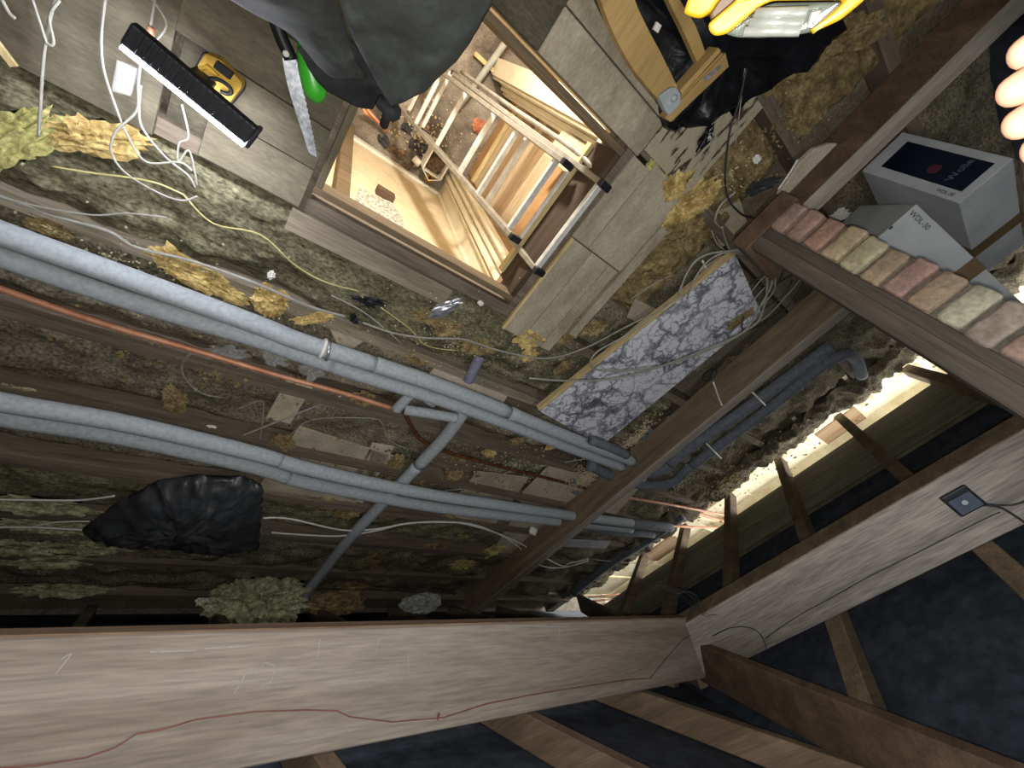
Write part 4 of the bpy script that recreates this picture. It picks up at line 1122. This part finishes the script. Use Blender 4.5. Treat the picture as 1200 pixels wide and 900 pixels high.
one('black_sheeting', M['sheeting'], sheetf, 'glossy black polythene bundle under the wooden frame at the top', 'sheeting', None, True)
crumple('black_sheeting_scrap', at(826, 160, 0.03), (0.02, 0.04, 0.015), M['sheeting'], 'torn black scrap hanging off the polythene onto the gouged board', 'scrap', 31, 0.3, 0.9)
wf = thing('wooden_frame', 'varnished wooden frame with a curved rail and grey corner bracket', 'frame', at(780, 90, 0.08))


def curved(bm, ptsL, ptsR, z, th):
    L, R_ = smoothpts(pxl(ptsL, z), 6), smoothpts(pxl(ptsR, z), 6)
    for i in range(len(L) - 1):
        hexa(bm, [L[i] - Vector((0, 0, th)), R_[i] - Vector((0, 0, th)), R_[i + 1] - Vector((0, 0, th)), L[i + 1] - Vector((0, 0, th)), L[i], R_[i], R_[i + 1], L[i + 1]])
    bmesh.ops.remove_doubles(bm, verts=bm.verts, dist=1e-5)


part('curved_rail', M['gold_wood'], lambda bm: curved(bm, [(690, -60), (704, 0), (722, 45), (745, 85), (773, 118)], [(726, -60), (744, 0), (760, 35), (776, 65), (794, 102)], 0.16, 0.03), wf)
part('side_rail', M['gold_wood'], lambda bm: curved(bm, [(757, -60), (783, 0), (800, 35), (818, 75)], [(770, -60), (797, 0), (815, 30), (829, 68)], 0.13, 0.025), wf)
part('bottom_rail', M['gold_wood'], lambda bm: (prism(bm, pxl([(779, 138), (850, 62), (854, 78), (786, 143)], 0.15), (0, 0, -0.04)),), wf)
part('bottom_rail', M['gold_wood'], lambda bm: (prism(bm, pxl([(797, 106), (842, 56), (845, 60), (799, 111)], 0.17), (0, 0, -0.05)),), wf)
part('rail_face', M['gold_wood'], lambda bm: (prism(bm, pxl([(798, 112), (846, 62), (852, 76), (788, 142), (782, 135)], 0.145), (0, 0, -0.03)),), wf)
part('corner_bracket', M['bracket'], lambda bm: (prism(bm, pxl([(772, 113), (785, 103), (793, 102), (798, 110), (798, 122), (784, 136), (780, 130)], 0.172), (0, 0, -0.03)), bevel(bm, 0.004, 2)), wf)
part('bracket_stud', M['bracket'], lambda bm: lump(bm, at(789, 115, 0.168), (0.012, 0.012, 0.012), 3, 0, 1, 0, 0, 0.2), wf, True)
part('metal_strip', M['steel'], lambda bm: prism(bm, pxl([(824, 92), (844, 76), (845, 79), (827, 96)], 0.153), (0, 0, -0.002)), wf)
one('yellow_scrap', M['white'], lambda bm: obox(bm, at(764, 34, 0.09), (0.02, 0.004, 0), (-0.004, 0.018, 0), (0, 0, 0.008)), 'small cream block beside the curved wooden rail', 'scrap')

# rounded plaster slab and pale chips near the dark binder
one('plaster_slab', M['plaster_pale'], lambda bm: (prism(bm, pxl([(913, 229), (938, 190), (956, 174), (975, 168), (990, 168), (993, 180), (985, 200), (965, 216), (945, 226), (925, 231)], 0.06), (0, 0, -0.025)), bevel(bm, 0.004)), 'pale rounded plaster slab leaning against the dark binder', 'slab')

# ------------------------------------------------------------------ white cartons
def text_obj(s, size, origin, xdir, ydir, m, parent, name='lettering'):
    cu = bpy.data.curves.new(name, 'FONT')
    cu.body = s; cu.size = size; cu.extrude = 0.0002; cu.align_x = 'CENTER'; cu.align_y = 'CENTER'
    to = bpy.data.objects.new('tmp', cu)
    COL.objects.link(to)
    dg = bpy.context.evaluated_depsgraph_get()
    me = bpy.data.meshes.new_from_object(to.evaluated_get(dg))
    bpy.data.objects.remove(to)
    x = Vector(xdir).normalized(); y = Vector(ydir).normalized(); z = x.cross(y)
    o_ = Vector(origin)
    for v in me.vertices:
        v.co = x * v.co.x + y * v.co.y + z * v.co.z
    me.materials.clear(); me.materials.append(m)
    me.name = name
    o = bpy.data.objects.new(name, me)
    COL.objects.link(o); o.parent = parent; o.location = o_ - wloc(parent)
    return o


bx1 = thing('carton', 'white carton standing upright with a dark printed picture facing the hatch', 'box', (2.1, 0.87, 0.06), 'white cartons behind the bricks')
part('body', M['carton'], lambda bm: (box(bm, 1.9, 2.5, 0.785, 0.965, 0.06, 0.475), bevel(bm, 0.004, 2)), bx1)
part('tape', M['carton_tape'], lambda bm: (box(bm, 2.245, 2.315, 0.7835, 0.9665, 0.0585, 0.4765)), bx1)
part('picture', M['print_dark'], lambda bm: box(bm, 1.8985, 1.8995, 0.822, 0.935, 0.115, 0.445), bx1, label='dark blue printed picture')
part('red_spot', M['print_red'], lambda bm: lump(bm, (1.8975, 0.865, 0.275), (0.0012, 0.02, 0.022), 2, 0.3, 2, 3, 0, 0.9), bx1, label='reddish patch in the picture')
text_obj('Wolle', 0.034, (1.8975, 0.885, 0.375), (0, 1, 0), (0, -0.35, -1), M['ink_light'], bx1)
text_obj('WDL-30', 0.018, (1.8975, 0.803, 0.405), (0, 0.0, 1), (0, 1, 0), M['ink'], bx1)
bx2 = thing('carton', 'white carton tilted on its edge against the upright one, model number in its corner', 'box', (1.9, 0.6, 0.1), 'white cartons behind the bricks')
P1 = Vector((1.75, 0.68, 0.455)); u2 = Vector((0.50, -0.0, 0.327)); ul = u2.normalized(); v2 = Vector((0, -0.168, 0.0)); nn = Vector((-ul.z, 0, ul.x))
part('body', M['carton'], lambda bm: (obox(bm, P1, u2 * 1.02, v2, nn * -0.36), bevel(bm, 0.004, 2)), bx2)
part('tape', M['carton_tape'], lambda bm: obox(bm, P1 + ul * 0.30 + nn * 0.0015 + Vector((0, 0.0015, 0)), ul * 0.065, Vector((0, -0.171, 0)), nn * -0.363), bx2)
text_obj('WDL-30', 0.026, P1 + ul * 0.055 + v2 * 0.17 + nn * 0.002, ul, (0, 1, 0), M['ink'], bx2)
part('hole', M['ink'], lambda bm: obox(bm, P1 + v2 * 0.55 + nn * 0.001, ul * 0.008, (0, -0.012, 0), nn * 0.001), bx2)
# pale cloth scraps next to the cartons
crumple('paper_scrap', at(983, 252, 0.05), (0.05, 0.03, 0.012), M['white'], 'torn pale paper between the dark binder and the cartons', 'paper', 33, 0.5, 0.6)
one('dark_curtain', M['felt'], lambda bm: (box(bm, 1.95, 2.8, 1.42, 1.47, -0.1, 1.4)), 'dark upright sheet behind the cartons', 'sheet')


# ------------------------------------------------------------------ room below the hatch
wl = struct('floor_lower', M['concrete'], lambda bm: box(bm, -1.6, 3.0, -2.0, 2.4, -2.56, -2.5))
struct('wall_lower_near', M['plasterboard'], lambda bm: box(bm, -1.6, 1.075, -0.86, -0.8, -2.5, -0.2))
struct('wall_lower_right', M['hardboard'], lambda bm: box(bm, 1.25, 1.31, -0.8, 2.4, -2.5, -0.2))
struct('wall_lower_far', M['plasterboard'], lambda bm: box(bm, -1.6, 1.3, 2.34, 2.4, -2.5, -0.2))
struct('wall_lower_left', M['plasterboard'], lambda bm: box(bm, -1.66, -1.6, -2.0, 2.4, -2.5, -0.2))
struct('ceiling_lower', M['plasterboard'], lambda bm: holed(bm, -1.6, 3.0, -2.0, 2.4, -0.2, -0.151))
struct('trim_1', M['white'], lambda bm: (box(bm, 0.2, 1.06, -0.8, -0.775, -2.5, -2.40), bevel(bm, 0.004)))
struct('trim_2', M['lining'], lambda bm: (box(bm, 0.18, 0.255, -0.8, -0.72, -2.5, -0.2), bevel(bm, 0.004)))
one('speckled_panel', M['terrazzo'], lambda bm: prism(bm, [(x, -0.788, z) for x, z in ((0.33, -1.27), (0.55, -1.36), (0.62, -1.15), (0.60, -0.85), (0.30, -0.85))], (0, -0.01, 0)), 'grey speckled patch on the cream wall below the hatch', 'panel')
one('timber_block', M['hip'], lambda bm: (box(bm, 0.44, 0.56, -0.799, -0.75, -1.45, -1.37), bevel(bm, 0.004)), 'small brown block fixed above the speckled patch', 'block')
# panelled door in plane x=1.07
dr = thing('panelled_door', 'cream panelled door leaf below the lower corner of the hatch', 'door', (1.07, -0.67, -2.5))
part('leaf', M['door'], lambda bm: box(bm, 1.075, 1.11, -0.80, -0.50, -2.49, -0.21), dr)
for y0, y1, x in ((-0.80, -0.77, 1.05), (-0.665, -0.645, 1.05), (-0.63, -0.60, 1.035), (-0.58, -0.555, 1.05), (-0.52, -0.50, 1.04)):
    part('moulding', M['door'], lambda bm: (box(bm, x, 1.0745, y0, y1, -2.48, -0.22), bevel(bm, 0.006, 2)), dr)
dr2 = thing('panelled_door', 'white panelled door leaf seen edge-on below the right corner of the hatch', 'door', (1.15, 0.22, -2.5))
part('leaf', M['door'], lambda bm: prism(bm, [(0.935, 0.335, -2.49), (0.965, 0.225, -2.49), (1.10, 0.215, -2.49), (1.245, 0.215, -2.49), (1.245, 0.335, -2.49)], (0, 0, 2.28)), dr2)
for x0, x1, y in ((1.085, 1.115, 0.185), (1.12, 1.165, 0.170), (1.17, 1.20, 0.185), (1.215, 1.245, 0.175)):
    part('moulding', M['door'], lambda bm: (box(bm, x0, x1, y, 0.214, -2.48, -0.22), bevel(bm, 0.006, 2)), dr2)
part('moulding', M['door'], lambda bm: (box(bm, 0.985, 1.005, 0.208, 0.222, -2.48, -0.22), bevel(bm, 0.003, 1)), dr2)
# planks stacked up the right wall
wr = [o for o in COL.objects if o.name == 'wall_lower_right'][0]
zz = -2.5
for k, h in enumerate((0.34, 0.2, 0.26, 0.2, 0.24, 0.2, 0.22, 0.26, 0.3)):
    y0 = -0.495
    part('plank', M[['hardboard', 'plank_pale', 'lath', 'plank_pale', 'lath', 'plank_pale', 'hardboard', 'plank_pale', 'plank_pale'][k]], lambda bm: (box(bm, 1.215 - 0.012 * (k % 3), 1.2495, y0, 0.185, zz + 0.006, zz + h - 0.006), bevel(bm, 0.003)), wr)
    zz += h
part('plank', M['board_side'], lambda bm: box(bm, 1.17, 1.199, -0.49, 0.18, -2.17, -2.14), wr)
one('cardboard', M['plank_pale'], lambda bm: (obox(bm, (1.05, 0.02, -0.9), (0.12, 0, 0.02), (0, 0.15, 0.02), (0, 0, 0.42)),), 'brown board piece leaning by the white door leaf', 'board')
# things on the lower floor
one('waste_pipe', M['greypipe'], lambda bm: tube(bm, [(0.93, 0.46, -2.40), (0.87, -0.12, -2.46)], 0.025, 14), 'grey waste pipe lying on the concrete floor of the room below', 'pipe', None, True)
for k, (a, b) in enumerate((((425, 128), (440, 142)), ((430, 128), (454, 155)), ((427, 131), (432, 137)))):
    one('copper_pipe', M['copper'], lambda bm: tube(bm, [at(a[0], a[1], -2.4), at(b[0], b[1], -2.45)], 0.012, 8), ['copper offcut leftmost of the three on the lower floor', 'longest copper offcut on the lower floor', 'shortest copper offcut on the lower floor'][k], 'pipe', 'copper offcuts on the lower floor', True)
bk = thing('bucket', 'square white tub full of brown rubble on the lower floor', 'bucket', at(512, 195, -2.48))
bc = at(511, 192, -2.35)


def tub(bm):
    s = 0.085
    for dx, dy, wx, wy in ((-s, 0, .012, .17), (s, 0, .012, .17), (0, -s, .17, .012), (0, s, .17, .012)):
        box(bm, bc.x + dx - wx / 2, bc.x + dx + wx / 2, bc.y + dy - wy / 2, bc.y + dy + wy / 2, -2.495, -2.3)


part('tub', M['white'], tub, bk)
part('rubble', M['soil'], lambda bm: lump(bm, (bc.x, bc.y, -2.40), (0.078, 0.078, 0.04), 3, 0.3, 6, 3, 0, 0.2), bk)
part('handle', M['white'], lambda bm: tube(bm, [(bc.x - 0.09, bc.y - .085, -2.31), (bc.x, bc.y - 0.14, -2.30), (bc.x + 0.09, bc.y - .085, -2.31)], 0.005, 6), bk, True)
tc_ = at(503, 207, -2.42)
tr = thing('tape_roll', 'yellow tape roll beside the white tub on the lower floor', 'tape', tc_)
part('roll', M['yellow'], lambda bm: tube(bm, [tc_, tc_ + Vector((0, 0, 0.04))], 0.042, 20), tr, True)
part('core', M['blackp'], lambda bm: tube(bm, [tc_ + Vector((0, 0, 0.0405)), tc_ + Vector((0, 0, 0.042))], 0.014, 14), tr)
one('white_tin', M['white'], lambda bm: tube(bm, [at(485, 185, -2.46), at(492, 193, -2.44)], 0.03, 14), 'small white tin lying on the lower floor', 'tin', None, True)
crumple('red_brick_piece', at(561, 147, -2.49), (0.06, 0.05, 0.05), M['redbrick'], 'broken reddish brick piece on the concrete below the ladder', 'brick', 61, 0.3, 0.5)
for k, (x, y) in enumerate(((478, 150), (470, 180), (485, 168), (460, 175), (495, 175), (475, 195), (450, 165))):
    crumple('rubble_piece', at(x, y, -2.49), (0.05, 0.04, 0.02), M['soil'] if k % 2 else M['cable_black'], ['rubble crumb nearest the ladder foot on the lower floor', 'brown rubble crumb by the skirting of the lower floor', 'dark rubble crumb near the white tin', 'brown rubble crumb at the left of the lower debris', 'dark rubble crumb between tub and tin', 'brown rubble crumb below the white tin', 'dark rubble crumb beside the copper offcuts'][k], 'rubble', 62 + k, k, 0.6, 2, 0.3, 'rubble crumbs on the lower floor')
chips(Vector((0.75, -0.45, -2.5)), (0.5, 0.4), 260, M['chips'], 'pale crumbs scattered on the lower concrete floor', 0.012)
one('yellow_batten', M['board_side'], lambda bm: bar(bm, at(556, 62, -2.45), at(586, 90, -2.45), 0.03, 0.03), 'pale yellow batten on the lower floor near the white door', 'batten')


# ------------------------------------------------------------------ ladder
ld = thing('ladder', 'two-section aluminium ladder rising through the hatch', 'ladder', (0.6, -0.2, -2.5))
def lpt(t, y, off=0.0, x0=0.50, x1=0.905, z0=-2.49, z1=0.06):
    return Vector((x0 + (x1 - x0) * t + off, y, z0 + (z1 - z0) * t))
LD = (lpt(1, 0) - lpt(0, 0)).normalized()
part('stile', M['alu'], lambda bm: (bar(bm, lpt(0.27, -0.365 ), lpt(1, -0.335), 0.022, 0.05, (1, 0, 0)), bevel(bm, 0.002)), ld)
part('stile', M['alu'], lambda bm: (bar(bm, lpt(0.27, 0.035), lpt(1, 0.065), 0.022, 0.05, (1, 0, 0)), bevel(bm, 0.002)), ld)
part('stile', M['alu'], lambda bm: (bar(bm, lpt(0, -0.39, -.06), lpt(0.93, -0.31, -.06), 0.022, 0.05, (1, 0, 0)), bevel(bm, 0.002)), ld)
part('stile', M['alu'], lambda bm: (bar(bm, lpt(0, -0.02, -.06), lpt(0.93, 0.04, -.06), 0.022, 0.05, (1, 0, 0)), bevel(bm, 0.002)), ld)
for t in (0.99, 0.91, 0.745, 0.575, 0.385, 0.235, 0.07):
    part('rung', M['rung'], lambda bm: (bar(bm, lpt(t, -0.36 + .03 * t), lpt(t, 0.03 + .03 * t), 0.026, 0.022, LD), bevel(bm, 0.002)), ld)
for t in (0.90, 0.745, 0.25):
    part('rung', M['rung'], lambda bm: (bar(bm, lpt(t, -0.375 + .07 * t, -.06), lpt(t, -0.01 + .05 * t, -.06), 0.026, 0.022, LD), bevel(bm, 0.002)), ld)
part('guide_tube', M['alu'], lambda bm: tube(bm, smoothpts([lpt(0.3, 0.075), lpt(0.6, 0.085), lpt(0.85, 0.10), lpt(0.93, 0.095, 0.01), lpt(0.985, 0.072, 0.01)], 5), 0.011, 10), ld, True)
for t, y, off in ((1, -0.335, 0), (1, 0.065, 0), (0.93, -0.31, -.06), (0.93, 0.04, -.06), (0.27, -0.362, 0), (0.27, 0.038, 0)):
    part('end_cap', M['blackp'], lambda bm: (bar(bm, lpt(t, y, off) - LD * 0.012, lpt(t, y, off) + LD * 0.014, 0.028, 0.056, (1, 0, 0)), bevel(bm, 0.003)), ld)

# ------------------------------------------------------------------ handheld work lamp (close to the camera)
O = Vector((0, 0, H))
def near(px, py, d):
    return O + ray(px, py).normalized() * d
wk = thing('work_lamp', 'bright yellow hand lamp with a ribbed clear lens at the top edge', 'lamp', near(900, -10, 0.62))
D = 0.60
def nprism(pts, d0, d1):
    def f(bm):
        a = [bm.verts.new(near(x, y, d0)) for x, y in pts]
        b = [bm.verts.new(near(x, y, d0) + ray(900, 0).normalized() * (d1 - d0)) for x, y in pts]
        fs = [bm.faces.new(a), bm.faces.new(list(reversed(b)))]
        for i in range(len(a)):
            fs.append(bm.faces.new([a[i], a[(i + 1) % len(a)], b[(i + 1) % len(a)], b[i]]))
        bmesh.ops.recalc_face_normals(bm, faces=fs)
        bevel(bm, 0.004, 3)
    return f
part('front_shell', M['yellow'], nprism([(800, 16), (812, -20), (830, -90), (900, -120), (880, -40), (838, 6), (834, 14), (822, 22), (812, 21)], 0.60, 0.66), wk, True)
part('inner_channel', M['orange'], nprism([(830, 16), (850, -20), (890, -60), (900, -30), (870, 8), (842, 40), (836, 34)], 0.625, 0.67), wk)
part('rear_shell', M['yellow'], nprism([(829, 28), (862, 0), (880, -40), (920, -120), (1060, -100), (1040, -30), (1012, 2), (985, 24), (952, 39), (950, 36), (985, 6), (990, 0), (905, 1), (890, 8), (872, 24), (852, 40), (838, 43), (831, 38)], 0.595, 0.66), wk)
part('lens', M['lens'], nprism([(850, 40), (872, 24), (892, 8), (908, 3), (990, 2), (985, 8), (952, 38), (930, 42), (890, 45), (862, 44)], 0.605, 0.65), wk, label='clear grey lens')
for a, b in (((884, 16), (946, 14)), ((878, 27), (942, 26)), ((872, 37), (938, 36))):
    part('reflector_bar', M['reflector'], lambda bm: tube(bm, [near(a[0], a[1], 0.597), near(b[0], b[1], 0.597)], 0.0048, 8), wk, True)
part('reflector_cheek', M['reflector'], nprism([(950, 12), (966, 10), (950, 34), (944, 34)], 0.596, 0.604), wk)

# ------------------------------------------------------------------ the person taking the picture: kneeling by the hatch
pe = thing('person', 'person in a dark grey open jacket kneeling by the hatch, hand at the right edge', 'person', (-0.1, 0.35, 0.02))


def skin_obj(name, verts, edges, radii, m, parent, root=0, sub=2):
    me = bpy.data.meshes.new(name)
    org = Vector(verts[root])
    me.from_pydata([Vector(v) - org for v in verts], edges, [])
    me.materials.append(m)
    o = bpy.data.objects.new(name, me)
    COL.objects.link(o); o.parent = parent; o.location = org - wloc(parent)
    sk = o.modifiers.new('skin', 'SKIN')
    lay = me.skin_vertices[0] if me.skin_vertices else None
    if lay is None:
        bm = bmesh.new(); bm.from_mesh(me); bm.verts.layers.skin.verify(); bm.to_mesh(me); bm.free()
        lay = me.skin_vertices[0]
    for i, r in enumerate(radii):
        lay.data[i].radius = (r, r) if not isinstance(r, tuple) else r
        lay.data[i].use_root = (i == root)
    sk.use_smooth_shade = True
    ss = o.modifiers.new('subdivision', 'SUBSURF'); ss.levels = sub; ss.render_levels = sub
    return o


# body skeleton
V = []; Ed = []; Rr_ = []
def nd(p, r, prev=None):
    V.append(Vector(p)); Rr_.append(r)
    if prev is not None: Ed.append((prev, len(V) - 1))
    return len(V) - 1
pel = nd((-0.12, 0.55, 0.34), (0.15, 0.11))
wa = nd((-0.12, 0.57, 0.52), (0.13, 0.10), pel)
chs = nd((-0.12, 0.55, 0.78), (0.16, 0.11), wa)
nk = nd((-0.12, 0.50, 0.98), 0.055, chs)
hd1 = nd((-0.12, 0.46, 1.07), 0.075, nk)
hd2 = nd((-0.12, 0.45, 1.20), 0.08, hd1)
for s in (-1, 1):
    hip_ = nd((-0.12 + s * 0.09, 0.50, 0.30), 0.085, pel)
    kn = nd((-0.12 + s * 0.13, 0.12, 0.12), 0.06, hip_)
    an = nd((-0.12 + s * 0.12, 0.50, 0.08), 0.042, kn)
    nd((-0.12 + s * 0.12, 0.58, 0.05), 0.035, an)
def hand(base, wrist_i, d, side, curl, thumb, scale=1.0):
    """palm and five fingers; d points along the fingers, side across the knuckles, curl toward the palm"""
    d, side, curl = Vector(d).normalized(), Vector(side).normalized(), Vector(curl).normalized()
    pm = nd(Vector(base) + d * 0.045 * scale, (0.028, 0.017), wrist_i)
    for k, (sp, ln) in enumerate(((-0.028, .07), (-0.0095, .08), (0.0095, .075), (0.028, .058))):
        k1 = nd(Vector(base) + d * 0.085 + side * sp, 0.0115, pm)
        k2 = nd(V[k1] + d * ln * 0.5 + curl * 0.008, 0.011, k1)
        nd(V[k2] + d * ln * 0.35 + curl * 0.03, 0.010, k2)
    t1 = nd(Vector(base) + d * 0.03 - side * 0.032, 0.011, pm)
    t2 = nd(V[t1] + Vector(thumb).normalized() * 0.035, 0.0105, t1)
    nd(V[t2] + Vector(thumb).normalized() * 0.03, 0.0095, t2)
# right arm with the hand at the phone: finger tips reach the right edge of the view
shr = nd((0.07, 0.50, 0.90), 0.055, chs)
elr = nd((0.38, 0.62, 1.12), 0.04, shr)
tipR = near(1236, 92, 0.37)
dR = (tipR - near(1420, 30, 0.47)).normalized()
wR = nd(tipR - dR * 0.17, 0.026, elr)
hand(V[wR], wR, dR, ray(1200, 500).normalized() - ray(1200, 100).normalized(), ray(600, 450), dR + Vector((0, 0, 0.6)))
# left arm holding the lamp from above the frame
shl = nd((-0.31, 0.50, 0.90), 0.055, chs)
ell = nd((-0.20, 0.75, 1.30), 0.04, shl)
lg = near(930, -150, 0.63)
dL = (lg - Vector((0.0, 0.62, 1.50))).normalized()
wL = nd(lg - dL * 0.13, 0.026, ell)
hand(V[wL], wL, dL, (1, 0, 0.2), (0, -0.3, -1), dL + Vector((-0.5, 0, -0.3)))
skin_obj('body', V, Ed, Rr_, M['skin'], pe)
# face details
for s in (-1, 1):
    part('eye', M['white'], lambda bm: lump(bm, (-0.12 + s * 0.03, 0.375, 1.145), (0.012, 0.012, 0.012), 2, 0, 1, 0, 0, 1), pe, True)
    part('ear', M['skin'], lambda bm: lump(bm, (-0.12 + s * 0.082, 0.46, 1.13), (0.01, 0.02, 0.03), 2, 0.1, 1, 0, 0, 1), pe, True)
part('nose', M['skin'], lambda bm: lump(bm, (-0.12, 0.365, 1.12), (0.012, 0.02, 0.02), 2, 0.1, 1, 0, 0, 1), pe, True)
part('mouth', M['redbrick'], lambda bm: lump(bm, (-0.12, 0.385, 1.075), (0.025, 0.008, 0.006), 2, 0.1, 1, 0, 0, 1), pe, True)
part('hair', M['hair'], lambda bm: lump(bm, (-0.12, 0.485, 1.215), (0.095, 0.105, 0.1), 4, 0.12, 6, 2, 0, 0.25), pe, True)
# trousers
skin_obj('trousers', [(-0.12, 0.55, 0.36), (-0.12, 0.57, 0.46), (-0.21, 0.50, 0.30), (-0.25, 0.10, 0.13), (-0.24, 0.46, 0.09), (-0.03, 0.50, 0.30), (0.01, 0.10, 0.13), (0.0, 0.46, 0.09)],
         [(0, 1), (0, 2), (2, 3), (3, 4), (0, 5), (5, 6), (6, 7)], [(0.165, 0.125), (0.15, 0.12), 0.1, 0.075, 0.06, 0.1, 0.075, 0.06], M['trouser'], pe)
for s in (-1, 1):
    part('boot', M['boot'], lambda bm: lump(bm, (-0.12 + s * 0.12, 0.62, 0.02), (0.05, 0.13, 0.05), 3, 0.15, 2, s, 0, 0.6), pe, True)
# jacket: torso, sleeves and the two open front flaps
skin_obj('jacket', [(-0.12, 0.57, 0.42), (-0.12, 0.57, 0.56), (-0.12, 0.56, 0.80), (-0.12, 0.52, 0.93), (0.09, 0.50, 0.91), tuple(Vector((0.38, 0.62, 1.12))), tuple(V[wR] - dR * 0.04), (-0.33, 0.50, 0.91), (-0.20, 0.76, 1.30), tuple(V[wL] - dL * 0.05)],
         [(0, 1), (1, 2), (2, 3), (2, 4), (4, 5), (5, 6), (2, 7), (7, 8), (8, 9)], [(0.19, 0.15), (0.17, 0.14), (0.19, 0.14), 0.08, 0.075, 0.06, 0.042, 0.075, 0.06, 0.045], M['jacket'], pe, 1)


def loft(curves, z_off=0.0, wrinkle=0.01, seed=0, th=0.004):
    """surface through a list of polylines (each a list of world points)"""
    def f(bm):
        rows = [smoothpts(c, 8) for c in curves]
        n = len(rows[0])
        cols = [smoothpts([r[i] for r in rows], 6) for i in range(n)]
        g = []
        for i, c in enumerate(cols):
            g.append([])
            for j, p in enumerate(c):
                d = noise.fractal(p * 9 + Vector((seed, 0, 0)), 0.8, 2, 4)
                g[-1].append(bm.verts.new(p + Vector((0, 0, d * wrinkle * 2))))
        for i in range(len(g) - 1):
            for j in range(len(g[0]) - 1):
                bm.faces.new([g[i][j], g[i + 1][j], g[i + 1][j + 1], g[i][j + 1]])
        bmesh.ops.recalc_face_normals(bm, faces=bm.faces)
        bmesh.ops.solidify(bm, geom=list(bm.faces), thickness=th)
    return f


# right flap: three long folds from the chest (beyond the frame) down to the pointed corner
R1 = [at(375, -130, .92), at(393, -20, .74), at(412, 40, .66), at(437, 90, .60), at(459, 126, .56)]
R2 = [at(455, -140, .98), at(465, -20, .80), at(470, 40, .70), at(472, 85, .63), at(465, 124, .565)]
R3 = [at(550, -140, .98), at(540, -20, .80), at(525, 35, .72), at(510, 75, .66), at(482, 115, .59)]
R4 = [at(640, -140, .90), at(588, -20, .74), at(556, 35, .66), at(533, 72, .62), at(500, 107, .58)]
part('jacket_flap', M['jacket'], loft([R1, R2, R3, R4], 0, 0.012, 1), pe, True, label='broad pointed front flap')
L1 = [at(200, -130, .80), at(255, -15, .60), at(298, 18, .52), at(335, 35, .47), at(352, 50, .44)]
L2 = [at(270, -140, .88), at(310, -20, .68), at(345, 30, .56), at(370, 62, .50), at(385, 88, .45)]
L3 = [at(330, -140, .90), at(360, -20, .70), at(382, 35, .58), at(400, 70, .52), at(415, 92, .46)]
L4 = [at(380, -140, .86), at(392, -15, .66), at(405, 35, .56), at(418, 72, .50), at(430, 93, .45)]
part('jacket_flap', M['jacket'], loft([L1, L2, L3, L4], 0, 0.012, 5), pe, True, label='smaller flap beside the saw')
K1 = [at(350, 60, .36), at(375, 100, .30), at(410, 122, .27), at(437, 128, .26)]
K2 = [at(370, 40, .42), at(395, 80, .36), at(420, 100, .31), at(445, 115, .28)]
K3 = [at(390, 20, .46), at(420, 60, .42), at(440, 85, .36), at(455, 105, .30)]
part('lining_flap', M['trouser'], loft([K1, K2, K3], 0, 0.015, 9), pe, True, label='dark lower fold of the jacket lining')
# dangling toggle end below the flap
part('drawcord_end', M['trouser'], lambda bm: (lump(bm, at(455, 122, 0.33), (0.028, 0.02, 0.05), 3, 0.3, 3, 5, 0, 1.0),), pe, True)
part('drawcord_end', M['trouser'], lambda bm: (tube(bm, smoothpts([at(458, 118, 0.4), at(455, 130, 0.32), at(450, 146, 0.26)], 4), 0.012, 10, True)), pe, True)
